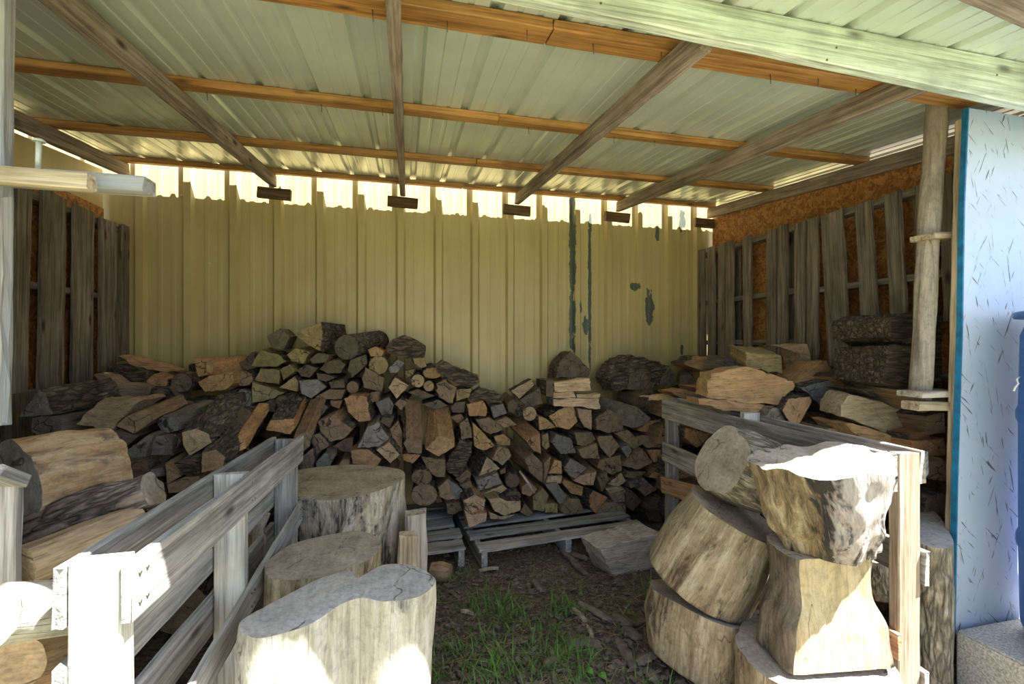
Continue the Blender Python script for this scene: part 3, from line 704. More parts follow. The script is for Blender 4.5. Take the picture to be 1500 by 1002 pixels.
# --- centre stack, upper part
add(kA, 'd', [(380, 180), (460, 132), (520, 180), (480, 260), (415, 250)], label='dark square-ended log with white flecks at the left peak of the back stack')
add(kA, 'y', [(550, 170), (600, 130), (710, 92), (722, 160), (705, 268), (640, 235)], dirv=(.35, 1, .0), barkp=1, label='big dark wedge log with rough bark on top of the back stack')
rnd_(kA, 'd', 865, 245, 74, 76, dirv=(.55, 1, .12), label='thick round log with dark ringed end near the top of the back stack')
rnd_(kA, 'y', 1060, 355, 60, 56, dirv=(-.1, 1, .25), label='round branch log with bark rim below the peak of the back stack')
add(kA, 'o', [(995, 260), (1040, 240), (1095, 270), (1080, 300), (1010, 300)])
add(kA, 'd', [(1110, 250), (1150, 195), (1220, 170), (1290, 200), (1345, 235), (1340, 300), (1240, 315), (1120, 280)], lying=True, side='bark', depth=.16, name='bark_log', label='mottled bark-covered log lying crosswise at the right peak of the back stack')
add(kA, 'y', [(280, 360), (340, 262), (450, 290), (500, 330), (440, 362)])
add(kA, 'y', [(500, 290), (555, 250), (640, 275), (600, 345), (530, 330)])
add(kA, 'd', [(640, 320), (690, 280), (760, 295), (740, 335), (660, 345)])
add(kA, 'y', [(305, 440), (340, 375), (460, 385), (450, 470), (330, 455)])
add(kA, 'y', [(460, 380), (520, 350), (550, 390), (480, 445)])
add(kA, 'd', [(560, 385), (620, 352), (690, 370), (640, 430), (585, 420)])
add(kA, 'd', [(700, 380), (740, 330), (820, 322), (860, 350), (830, 400), (750, 405)])
add(kA, 'd', [(870, 380), (890, 320), (980, 290), (990, 350), (900, 430)])
add(kA, 'd', [(680, 402), (740, 408), (800, 430), (740, 455), (690, 440)])
add(kA, 'y', [(455, 490), (550, 420), (570, 460), (560, 515)])
add(kA, 'g', [(572, 448), (690, 442), (742, 485), (650, 556), (592, 530)], label='large grey fan-shaped split log in the middle of the back stack')
add(kA, 'd', [(755, 458), (845, 440), (855, 490), (770, 495)])
add(kA, 'b', [(675, 548), (760, 502), (858, 504), (835, 560), (700, 565)])
add(kA, 'y', [(287, 585), (288, 455), (340, 474), (490, 522), (400, 562)], label='long olive wedge log with a cracked face at the left of the back stack')
add(kA, 'G', [(152, 610), (210, 505), (283, 515), (280, 600), (200, 615)])
add(kA, 'd', [(130, 540), (150, 510), (205, 500), (170, 555)])
rnd_(kA, 'b', 235, 435, 58, 47)
add(kA, 'b', [(960, 440), (980, 370), (1095, 430), (1080, 515), (970, 490)])
rnd_(kA, 'b', 902, 490, 36, 38)
add(kA, 't', [(1120, 490), (1160, 430), (1245, 480), (1170, 558)], tilt=(0, 0), label='light square-ended split log set cornerwise below the mottled bark log')
add(kA, 'g', [(1120, 375), (1180, 318), (1220, 340), (1172, 400), (1130, 400)])
rnd_(kA, 't', 1300, 450, 40)
rnd_(kA, 'o', 1390, 402, 60, 34)
rnd_(kA, 't', 1367, 482, 32)
add(kA, 'y', [(1270, 312), (1340, 308), (1355, 360), (1320, 372), (1280, 345)])
add(kA, 'y', [(1222, 388), (1280, 378), (1268, 418), (1230, 430)])
add(kA, 'd', [(1240, 520), (1300, 500), (1400, 540), (1340, 558)])
rnd_(kA, 'b', 470, 577, 38, 38, dirv=(.5, 1, .2))
add(kA, 'd', [(340, 600), (400, 565), (430, 590), (430, 640), (345, 640)])
add(kA, 'd', [(195, 655), (270, 602), (335, 610), (330, 655), (250, 690)])
add(kA, 'b', [(512, 612), (570, 555), (620, 580), (560, 635)])
add(kA, 'G', [(627, 595), (680, 565), (757, 610), (710, 662), (650, 640)])
add(kA, 'b', [(765, 570), (840, 570), (820, 620), (770, 600)])
add(kA, 'o', [(850, 560), (885, 540), (990, 545), (1012, 690), (940, 700), (875, 640)], Y=3.22, label='splintery orange-tan split log jutting from the middle of the back stack')
add(kA, 'b', [(1012, 522), (1065, 512), (1060, 575), (1010, 580)])
add(kA, 'g', [(1042, 580), (1125, 550), (1152, 600), (1138, 668), (1080, 660)])
add(kA, 'b', [(1158, 592), (1190, 560), (1235, 580), (1200, 630)])
add(kA, 'b', [(1215, 830), (1230, 800), (1325, 815), (1322, 895), (1240, 890)], dirv=(-.02, 1, .75), depth=.30, Y=3.12, label='long brown log sloping down out of the middle of the back stack')
add(kB, 'o', [(265, 660), (345, 578), (440, 602), (440, 645), (345, 703)], dirv=(-.02, 1, .62), depth=.32, Y=3.10, tilt=(0, 0), barkp=.0, label='bright orange split log with a five-sided end, the most vivid in the back stack')
add(kA, 'o', [(372, 748), (400, 690), (540, 680), (548, 742), (520, 775)], dirv=(0, 1, .3), Y=3.05)
add(kA, 'b', [(525, 870), (545, 790), (620, 760), (655, 790), (640, 850), (570, 910)], dirv=(.08, 1, .55), depth=.34, Y=3.02)
add(kA, 'b', [(690, 700), (790, 655), (830, 700), (905, 742), (850, 800), (760, 825), (710, 780)], Y=3.12)
add(kA, 'g', [(930, 860), (990, 735), (1060, 700), (1128, 800), (1060, 852)], Y=3.12, barkp=.5)
add(kA, 'b', [(778, 850), (850, 806), (905, 795), (900, 888), (840, 880)])
add(kA, 'o', [(890, 875), (995, 868), (1078, 925), (1050, 970), (970, 965), (900, 955)], Y=3.12)
add(kA, 't', [(1047, 872), (1130, 825), (1190, 900), (1132, 953)], dirv=(.05, 1, .45), depth=.33, Y=3.13)
add(kA, 'b', [(640, 785), (700, 770), (765, 840), (682, 898)], Y=3.1)
add(kA, 'g', [(677, 950), (740, 885), (798, 905), (760, 978), (690, 985)], Y=3.1)
add(kA, 'b', [(500, 965), (600, 905), (660, 860), (672, 925), (650, 1010), (520, 1015)], Y=3.05, barkp=1)
add(kA, 'b', [(800, 985), (840, 930), (885, 930), (890, 985)], Y=3.12)
add(kA, 'o', [(1205, 900), (1240, 895), (1318, 902), (1270, 955), (1212, 935)], Y=3.14)
add(kA, 'b', [(1412, 470), (1470, 440), (1500, 500), (1498, 588), (1430, 552)])
add(kA, 'd', [(1330, 592), (1420, 565), (1490, 600), (1400, 622)])
# --- centre stack, right and lower part
add(kB, 'd', [(330, 150), (375, 120), (470, 165), (580, 205), (590, 250), (540, 283), (470, 265), (340, 190)], lying=True, side='bark', depth=.13, name='bark_log', label='rough bark-covered log slanting down at the right shoulder of the back stack')
add(kB, 'b', [(328, 300), (372, 235), (455, 285), (430, 380), (362, 350)])
add(kB, 'y', [(455, 295), (548, 288), (530, 340), (452, 365)])
add(kB, 'd', [(520, 340), (600, 287), (690, 310), (738, 345), (720, 378), (620, 358), (540, 378)], lying=True, side='bark', depth=.12, name='bark_log', label='knobbly bark stick lying crosswise beneath the slanting bark log')
add(kB, 'd', [(418, 402), (452, 372), (508, 368), (500, 435), (430, 435)])
add(kB, 'o', [(515, 385), (618, 366), (640, 410), (633, 458), (530, 455)])
add(kB, 'G', [(662, 402), (738, 382), (760, 440), (680, 468)])
add(kB, 't', [(785, 300), (915, 232), (928, 265), (835, 352)], lying=True, depth=.12, name='split_log', label='pale stick-like split log propped against the siding right of the stack')
add(kB, 'd', [(840, 358), (960, 285), (980, 380), (880, 400)])
rnd_(kB, 't', 900, 442, 42, 44, dirv=(-.7, 1, .1), label='round branch log with pale ringed end beside the pale stick log')
add(kB, 'd', [(762, 382), (798, 352), (828, 390), (805, 440), (772, 430)])
add(kB, 'b', [(572, 482), (650, 464), (720, 510), (738, 540), (660, 568), (612, 540)], barkp=.7)
add(kB, 'b', [(690, 487), (760, 462), (820, 508), (742, 528)])
add(kB, 'b', [(415, 462), (480, 444), (500, 470), (460, 500)])
add(kB, 'b', [(472, 505), (520, 465), (542, 530), (548, 588), (482, 598)])
add(kB, 'o', [(550, 495), (600, 540), (690, 640), (620, 666), (562, 640)], barkp=.6)
add(kB, 'o', [(682, 582), (735, 565), (780, 600), (778, 635), (702, 636)])
add(kB, 'o', [(872, 602), (962, 562), (970, 688), (925, 668)], dirv=(-.28, 1, .30), tilt=(0, 0), label='orange split log with a squared end and long top face right of centre')
add(kB, 'o', [(952, 462), (1000, 472), (1062, 525), (960, 543)])
add(kB, 'o', [(1015, 455), (1110, 405), (1168, 402), (1193, 490), (1140, 538), (1060, 520)])
add(kB, 't', [(1188, 408), (1278, 420), (1278, 543), (1230, 520), (1203, 470)])
add(kB, 'p', [(1047, 255), (1265, 227), (1278, 303), (1052, 308)], lying=True, depth=.16, Y=3.30, label='pale split block on top of the little pile of planks')
add(kB, 'p', [(1045, 312), (1165, 306), (1180, 343), (1045, 346)], lying=True, depth=.10, Y=3.30, name='wood_plank', label='short pale stick on the left, between the pale block and plank')
add(kB, 'p', [(1185, 327), (1330, 320), (1325, 343), (1188, 346)], lying=True, depth=.10, Y=3.30, name='wood_plank', label='short pale stick on the right, between the pale block and plank')
add(kB, 'p', [(1045, 353), (1320, 348), (1325, 413), (1180, 398), (1045, 395)], lying=True, depth=.12, Y=3.30, name='wood_plank', label='longest pale plank at the bottom of the little plank pile')
add(kB, 'd', [(1000, 242), (1042, 238), (1044, 345), (1000, 335)], Y=3.32)
add(kB, 'd', [(1065, 222), (1085, 125), (1150, 60), (1190, 95), (1270, 180), (1250, 218)], barkp=1, Y=3.46, depth=.2, label='dark rounded log chunk with orange tip standing behind the plank pile')
add(kB, 'b', [(1303, 470), (1375, 414), (1468, 450), (1472, 545), (1370, 560), (1310, 540)], barkp=.6)
add(kB, 'b', [(977, 572), (1010, 558), (1023, 640), (1000, 663), (977, 640)])
add(kB, 'G', [(1032, 620), (1060, 565), (1150, 592), (1183, 680), (1090, 690)], barkp=.6)
add(kB, 'b', [(1172, 562), (1278, 554), (1303, 600), (1240, 642), (1190, 630)])
add(kB, 'b', [(1192, 662), (1308, 622), (1328, 718), (1222, 713)])
add(kB, 'b', [(1312, 582), (1400, 572), (1448, 640), (1390, 713), (1332, 650)])
add(kB, 'b', [(672, 720), (710, 645), (775, 662), (788, 700), (735, 758)], Y=3.2)
add(kB, 'b', [(382, 760), (470, 605), (548, 622), (540, 700), (470, 832), (402, 800)], barkp=1, dirv=(.05, 1, .12), side='bark')
add(kB, 'b', [(237, 702), (280, 710), (385, 725), (383, 828), (330, 828), (282, 800)])
rnd_(kB, 'b', 240, 830, 64, 48)
rnd_(kB, 'b', 256, 937, 80, 68, label='large round log with growth rings at the lower left of the back stack')
add(kB, 'b', [(340, 895), (400, 838), (478, 900), (470, 950), (400, 973), (350, 950)])
add(kB, 'b', [(452, 842), (520, 785), (543, 810), (530, 850), (482, 868)])
add(kB, 't', [(580, 838), (640, 705), (718, 775), (650, 820)], dirv=(-.2, 1, .12), barkp=1)
add(kB, 'g', [(572, 852), (700, 800), (733, 868), (582, 918)])
add(kB, 't', [(612, 932), (738, 876), (763, 900), (700, 943), (622, 948)])
rnd_(kB, 'd', 795, 852, 43)
add(kB, 'b', [(872, 722), (920, 684), (983, 745), (978, 868), (900, 800)], dirv=(-.3, 1, .15), barkp=.5)
add(kB, 'b', [(988, 742), (1030, 703), (1012, 800), (988, 860)])
add(kB, 'o', [(1017, 808), (1050, 724), (1093, 734), (1098, 808)])
add(kB, 't', [(1000, 862), (1014, 824), (1098, 818), (1090, 868)])
add(kB, 'g', [(1108, 780), (1150, 714), (1248, 772), (1180, 838), (1142, 820)], barkp=.7)
add(kB, 't', [(1165, 850), (1205, 820), (1308, 795), (1290, 878), (1230, 878)])
add(kB, 'o', [(1097, 862), (1112, 844), (1228, 892), (1218, 943), (1150, 930)])
add(kB, 'b', [(1332, 722), (1455, 692), (1462, 790), (1400, 813), (1315, 772)])
add(kB, 'b', [(1312, 832), (1370, 794), (1383, 850), (1340, 918)])
add(kB, 't', [(1378, 870), (1458, 800), (1488, 850), (1440, 888)])
add(kB, 'b', [(478, 882), (538, 850), (558, 918), (545, 938)])
add(kB, 'b', [(717, 792), (752, 767), (752, 805), (722, 813)])
rnd_(kB, 'd', 800, 943, 48, 32)
add(kB, 'b', [(852, 890), (895, 855), (948, 902), (900, 948), (852, 930)])
add(kD, 'y', [(502, 700), (565, 645), (600, 690), (570, 788), (507, 780)])
add(kD, 'g', [(578, 622), (650, 614), (716, 702), (670, 748)], barkp=.0)
add(kD, 'y', [(578, 742), (620, 738), (653, 744), (653, 795), (577, 795)])
add(kD, 'b', [(665, 782), (720, 705), (788, 714), (818, 800), (700, 806)])
add(kD, 'o', [(848, 692), (868, 660), (962, 702), (885, 798), (850, 765)], dirv=(-.22, 1, .02), barkp=1)
add(kD, 'b', [(893, 800), (950, 730), (1072, 742), (1068, 820), (980, 848), (922, 830)])
add(kD, 'b', [(972, 692), (1068, 658), (1068, 730), (1000, 735)])
add(kD, 'd', [(1072, 682), (1110, 668), (1168, 722), (1112, 788), (1078, 760)])
add(kD, 't', [(945, 652), (1010, 638), (1060, 652), (980, 688)])
add(kD, 'G', [(1085, 612), (1180, 584), (1208, 610), (1100, 648)])
add(kD, 'b', [(1142, 652), (1200, 608), (1258, 652), (1190, 698)])
add(kD, 'd', [(1172, 762), (1230, 710), (1288, 700), (1288, 770), (1220, 790)])
add(kD, 'd', [(1190, 800), (1240, 790), (1290, 780), (1290, 850), (1215, 850)])
add(kD, 'G', [(1112, 278), (1145, 155), (1222, 220), (1188, 260)], dirv=(-.75, 1, .25), depth=.30, barkp=0, Y=3.2, label='orange-sided log with dark grey end beside the right pallet corner')
add(kD, 'o', [(1142, 292), (1215, 235), (1285, 225), (1285, 328)])
add(kD, 'b', [(1003, 312), (1080, 290), (1178, 372), (1120, 408)])
add(kD, 'b', [(1125, 330), (1180, 325), (1285, 345), (1285, 398), (1195, 398)])
add(kD, 'g', [(1040, 402), (1088, 380), (1108, 420), (1080, 462)])
add(kD, 'b', [(1052, 510), (1080, 470), (1170, 406), (1236, 490), (1140, 533)])
add(kD, 'o', [(1195, 414), (1285, 410), (1285, 478), (1242, 490)])
add(kD, 'b', [(1062, 580), (1085, 546), (1205, 544), (1140, 588)])
add(kD, 'o', [(1205, 580), (1285, 505), (1285, 588)])
add(kD, 't', [(77, 722), (145, 686), (213, 722), (200, 793), (120, 803), (87, 770)], Y=3.10)
add(kD, 't', [(84, 782), (120, 810), (222, 797), (215, 850), (110, 888)], Y=3.06, depth=.30, label='tan log end sticking out lowest, over the gap between the ground pallets')
add(kD, 't', [(227, 712), (300, 704), (340, 724), (428, 722), (428, 780), (330, 813), (272, 790)], Y=3.12, barkp=.7, label='tan half-round log with cupped top resting on the ground pallet')
add(kD, 't', [(232, 790), (290, 816), (330, 824), (400, 806), (330, 838), (242, 832)], Y=3.14)
add(kD, 'b', [(425, 792), (452, 738), (505, 800), (470, 818)])
rnd_(kD, 'd', 385, 692, 46, 28)
add(kD, 'g', [(-20, 590), (62, 645), (83, 690), (30, 718), (-20, 700)])
add(kD, 'b', [(-25, 742), (58, 738), (68, 780), (20, 808), (-20, 800)])
add(kA, 'b', [(1130, 745), (1180, 692), (1205, 765), (1200, 890), (1150, 815)], Y=3.2)
add(kA, 'd', [(1085, 672), (1150, 680), (1128, 735), (1070, 700)], Y=3.22)
add(kB, 'b', [(60, 560), (110, 570), (112, 690), (70, 640)], Y=3.22)
for py in (700, 728, 756):
    for i, px in enumerate(range(432, 592, 27)):
        px_ = px+(13 if py == 728 else 0)
        add(None, 'bdtbgb'[(i*2+py) % 6], [(px_-13, py+9), (px_-11, py-9), (px_+3, py-13), (px_+13, py-2), (px_+9, py+12)], Y=3.22)
# thin stick leaning in the stack
a, b = PY(761, 690, 3.12), PY(783, 722, 3.10)
o = obj('stick', tube_mesh([a, (a+b)/2+Vector((.004, 0, 0)), b], [.008, .009, .007], 8, .2), M['pole']); tag(o, 'thin brown stick slanting across the lower middle of the back stack', 'stick')
# --- left heap (nearer the camera towards the left)
GL = dict(group='left')
add(kC, 'o', [(300, 172), (400, 180), (680, 258), (600, 272), (420, 240)], lying=True, depth=.12, Y=3.42, label='long splintered orange slab along the siding at the left', **GL)
add(kC, 'd', [(235, 225), (290, 222), (480, 262), (478, 318), (330, 328)], lying=True, depth=.16, Y=3.38, side='bark', name='bark_log', label='dark bark log directly under the long splintered slab', **GL)
add(kC, 'b', [(155, 290), (200, 284), (300, 345), (470, 352), (450, 425), (300, 418)], lying=True, depth=.15, Y=3.18, label='brown split log with a pale peeling edge below the left pallet', **GL)
add(kC, 'o', [(472, 330), (520, 285), (608, 312), (600, 358), (502, 358)], Y=3.3, **GL)
rnd_(kC, 'd', 690, 337, 66, 58, Y=3.3, depth=.36, label='round dark-ended log in the row under the siding at left', **GL)
add(kC, 'd', [(500, 372), (615, 364), (640, 400), (680, 438), (520, 420)], lying=True, side='bark', depth=.2, Y=3.25, name='bark_log', **GL)
add(kC, 'o', [(767, 188), (870, 206), (888, 212), (886, 284), (792, 298)], dirv=(.9, 1, .05), depth=.26, Y=3.32, barkp=0, tilt=(0, 0), label='squared orange block log against the siding left of the peak', **GL)
add(kC, 'o', [(792, 332), (870, 292), (1003, 272), (1005, 340), (960, 378), (832, 393)], Y=3.25, label='broad pale-topped split log below the squared orange block', **GL)
add(kC, 'd', [(1048, 220), (1120, 150), (1158, 240), (1090, 262)], Y=3.42, **GL)
add(kC, 'd', [(735, 227), (758, 222), (768, 268), (732, 264)], Y=3.5, depth=.2, **GL)
add(None, 'G', [(27, 611), (57, 570), (66, 576), (78, 607)], dirv=(.15, 1, .05), depth=.42, Y=2.62, barkp=.8, tilt=(0, 0), label='long bark-sided log with dark triangular end under the left pallet', **GL)
add(None, 'G', [(46, 632), (47, 613), (88, 611), (93, 640), (60, 645)], dirv=(.1, 1, .0), depth=.30, Y=2.55, barkp=0, **GL)
add(kC, 'b', [(45, 590), (120, 510), (215, 435), (300, 440), (440, 422), (455, 442), (400, 475), (285, 600), (240, 655), (150, 600)], lying=True, depth=.2, Y=2.62, tilt=(.05, .08), barkp=.0, label='broad flat brown slab leaning behind the big left log', **GL)
add(kC, 'b', [(290, 600), (350, 545), (480, 498), (526, 560), (400, 648)], dirv=(.05, 1, .12), depth=.32, Y=2.60, barkp=.1, label='brown split log with orange top pointing back, second from left', **GL)
add(kC, 'd', [(252, 660), (300, 625), (395, 655), (440, 655), (350, 728), (290, 718)], Y=2.60, **GL)
add(kC, 'G', [(338, 760), (480, 660), (518, 658), (470, 790), (430, 833)], Y=2.55, barkp=0, label='slate-grey wedge log pointing downward in the left heap', **GL)
add(kC, 'G', [(533, 570), (580, 538), (678, 545), (670, 628), (577, 648)], dirv=(.15, 1, .12), depth=.34, Y=2.66, barkp=.35, **GL)
add(kC, 'g', [(482, 722), (540, 660), (580, 660), (630, 690), (640, 778), (492, 780)], Y=2.6, **GL)
add(kC, 'b', [(590, 655), (655, 650), (690, 692), (645, 760)], Y=2.66, **GL)
add(kC, 't', [(692, 640), (780, 614), (860, 650), (878, 700), (740, 783), (702, 720)], dirv=(.08, 1, .38), depth=.36, Y=2.56, barkp=1, tilt=(0, 0), label='big bark-covered log with a tan sawn end in the left heap', **GL)
add(kC, 'd', [(850, 482), (900, 418), (966, 414), (978, 478), (905, 500)], Y=3.02, depth=.3, barkp=1, side='bark', **GL)
add(kC, 'o', [(962, 750), (1010, 690), (1080, 690), (1085, 735), (985, 778)], dirv=(.05, 1, .42), depth=.36, Y=2.62, barkp=.2, label='long orange-tan log sloping up behind the grey left pallet', **GL)
add(kC, 'b', [(817, 762), (900, 742), (958, 790), (940, 860), (812, 886)], dirv=(.1, 1, .25), depth=.3, Y=2.45, barkp=1, **GL)
add(kC, 'd', [(622, 842), (700, 802), (808, 790), (800, 895), (720, 905)], Y=2.5, side='bark', barkp=1, **GL)
add(kC, 'b', [(592, 832), (640, 858), (690, 905), (602, 958)], Y=2.48, **GL)
add(kC, 'b', [(340, 805), (488, 822), (488, 876), (342, 888)], Y=2.5, **GL)
add(kC, 'd', [(342, 895), (478, 884), (440, 930), (342, 955)], Y=2.48, **GL)
add(kC, 'G', [(500, 868), (588, 848), (590, 905), (510, 910)], Y=2.5, **GL)
add(kC, 'd', [(505, 785), (625, 788), (590, 830), (510, 860)], Y=2.62, depth=.3, **GL)
add(kC, 'd', [(652, 790), (740, 790), (690, 800), (640, 830)], Y=2.68, depth=.3, **GL)
add(kC, 'b', [(600, 960), (720, 910), (800, 905), (790, 1000), (610, 1010)], Y=2.46, **GL)
# hidden supports seen through the pallet boards
for px, py, cl, YY in ((300, 735, 'b', 2.4), (345, 720, 'd', 2.45), (260, 760, 'b', 2.35), (400, 700, 'b', 2.5), (380, 735, 'd', 2.48), (310, 780, 'd', 2.3), (250, 800, 'b', 2.2), (360, 770, 'b', 2.35), (130, 745, 'd', 2.55), (215, 735, 'b', 2.5), (180, 770, 'd', 2.4)):
    add(None, cl, [(px-20, py+12), (px-16, py-12), (px+6, py-17), (px+21, py-3), (px+12, py+15)], Y=YY, depth=.3, **GL)
# --- right heap
GR = dict(group='right')
add(None, 'd', [(890, 548), (905, 528), (925, 520), (965, 530), (985, 560), (900, 573)], Y=3.42, depth=.2, barkp=1, side='bark', name='bark_log', label='large dark rounded chunk against the siding right of the plank pile', **GR)
add(kF, 'd', [(75, 352), (125, 275), (178, 360), (168, 398), (62, 398)], Y=3.4, depth=.25, **GR)
rnd_(kF, 'd', 235, 372, 48, 44, Y=3.2, dirv=(.6, 1, .1), depth=.35, label='round dark log end beneath the orange-topped log in the right corner', **GR)
add(kF, 'o', [(215, 262), (290, 212), (465, 217), (430, 305), (370, 316)], lying=True, depth=.2, Y=3.3, label='orange split log with a dark end in the right rear corner', **GR)
add(kF, 'G', [(440, 300), (475, 220), (588, 235), (590, 300), (500, 320)], Y=3.35, depth=.2, **GR)
add(kF, 'y', [(592, 192), (700, 205), (808, 215), (813, 323), (700, 300), (602, 280)], lying=True, dirv=(.42, 1, .16), depth=.26, Y=2.25, barkp=0, tilt=(.02, -.01), label='squared tan block log topmost on the right heap', **GR)
add(kF, 't', [(800, 158), (968, 143), (998, 258), (945, 290), (925, 165)], Y=2.45, depth=.16, lying=True, label='tan split block just behind the topmost squared block', **GR)
add(kF, 'o', [(362, 465), (390, 322), (600, 284), (720, 327), (878, 367), (888, 400), (790, 513), (540, 490)], lying=True, depth=.13, Y=2.14, barkp=0, tilt=(-.03, .06), label='broad smooth orange-tan slab in front on the right heap', **GR)
add(kF, 'o', [(310, 474), (520, 495), (775, 520), (738, 535), (700, 600), (600, 572), (320, 512)], lying=True, depth=.16, Y=2.12, label='long orange split log directly under the broad smooth slab', **GR)
add(kF, 'g', [(702, 600), (760, 530), (805, 540), (850, 600), (870, 640), (790, 620)], Y=2.06, depth=.2, **GR)
add(kF, 'o', [(815, 545), (855, 475), (978, 464), (998, 490), (915, 635), (872, 632)], dirv=(.5, 1, 0), Y=2.02, depth=.28, barkp=1, tilt=(0, 0), label='reddish split log with deep cracks and dark bark, near the right pallet', **GR)
add(kF, 'o', [(892, 378), (1060, 245), (1085, 240), (1140, 335), (1000, 366), (950, 390)], lying=True, Y=2.22, depth=.2, label='reddish peaked split log right of the squared tan block', **GR)
add(kF, 'g', [(925, 405), (1150, 355), (1188, 420), (1188, 520), (1100, 575), (990, 460)], Y=2.14, depth=.26, barkp=.8, label='grey-ended half-round log below the reddish peaked log', **GR)
add(kF, 'o', [(1165, 345), (1200, 320), (1328, 323), (1318, 400), (1212, 428)], Y=2.2, depth=.25, **GR)
k8 = crop(1000, 334, 3)
add(k8, 't', [(702, 780), (745, 735), (1000, 802), (1020, 835), (965, 925), (702, 828)], lying=True, Y=1.84, depth=.16, dirv=(.5, 1, .05), barkp=.3, tilt=(.0, .03), label='squared tan log lying crosswise beside the rough pole', **GR)
add(k8, 'o', [(722, 862), (900, 905), (1060, 985), (1040, 1010), (830, 962)], lying=True, Y=1.80, depth=.2, label='long orange split log under the crosswise squared tan log', **GR)
add(k8, 'b', [(640, 880), (720, 880), (820, 960), (760, 985), (650, 950)], lying=True, Y=1.9, depth=.2, **GR)
add(k8, 'd', [(770, 708), (880, 700), (985, 740), (985, 775), (870, 745)], lying=True, side='bark', Y=2.0, depth=.18, name='bark_log', label='dark bark log behind the crosswise squared tan log', **GR)
add(k8, 'd', [(920, 395), (960, 378), (1060, 372), (1140, 375), (1140, 500), (1000, 515), (915, 480)], lying=True, side='dark', barkp=1, Y=1.9, depth=.3, dirv=(-.0, 1, 0), name='bark_log', label='upper thick bark log behind the rough pole', **GR)
add(k8, 'd', [(905, 520), (1000, 520), (1140, 505), (1140, 690), (1000, 715), (890, 680)], lying=True, side='dark', barkp=1, Y=1.85, depth=.3, name='bark_log', label='lower thick bark log behind the rough pole', **GR)
add(k8, 'b', [(1000, 720), (1150, 705), (1160, 790), (1060, 810)], Y=2.3, depth=.3, **GR)
add(k8, 'b', [(1065, 830), (1150, 810), (1155, 900), (1075, 910)], Y=2.2, depth=.3, **GR)
add(k8, 'o', [(1010, 935), (1150, 925), (1155, 1000), (1020, 1000)], Y=2.05, depth=.3, **GR)
add(k8, 'd', [(570, 870), (640, 850), (700, 850), (640, 900)], Y=2.3, depth=.25, **GR)
add(kF, 'o', [(135, 432), (240, 424), (340, 456), (300, 500), (180, 462)], lying=True, Y=2.9, depth=.2, **GR)
add(kF, 'o', [(280, 405), (368, 404), (355, 445), (300, 430)], Y=3.0, depth=.2, **GR)
add(kF, 'p', [(0, 466), (130, 452), (188, 462), (178, 478), (0, 486)], lying=True, Y=3.05, depth=.12, name='wood_plank', label='thin pale plank just behind the far corner of the right pallet', **GR)
add(kF, 'o', [(222, 655), (290, 665), (378, 695), (300, 775), (218, 712)], Y=2.75, depth=.3, barkp=.6, label='orange wedge log seen through the right pallet below its top rail', **GR)
for px, py, cl, YY in ((1030, 640, 'b', 2.85), (1010, 695, 'o', 2.85), (1060, 610, 'd', 2.9), (1012, 720, 'd', 2.8), (1130, 660, 'b', 2.45), (1180, 650, 'd', 2.4), (1240, 655, 'b', 2.25), (1300, 640, 'b', 2.15), (1350, 650, 'o', 2.05), (1270, 690, 'd', 2.1), (1330, 690, 'o', 2.0), (1375, 690, 'b', 1.98), (1290, 740, 'd', 1.98), (1375, 740, 'b', 1.95), (950, 590, 'd', 3.3), (990, 600, 'b', 3.2), (940, 560, 'd', 3.42), (985, 640, 'b', 3.1)):
    add(None, cl, [(px-22, py+10), (px-17, py-13), (px+5, py-18), (px+22, py-3), (px+14, py+15)], Y=YY, depth=.28, **GR)

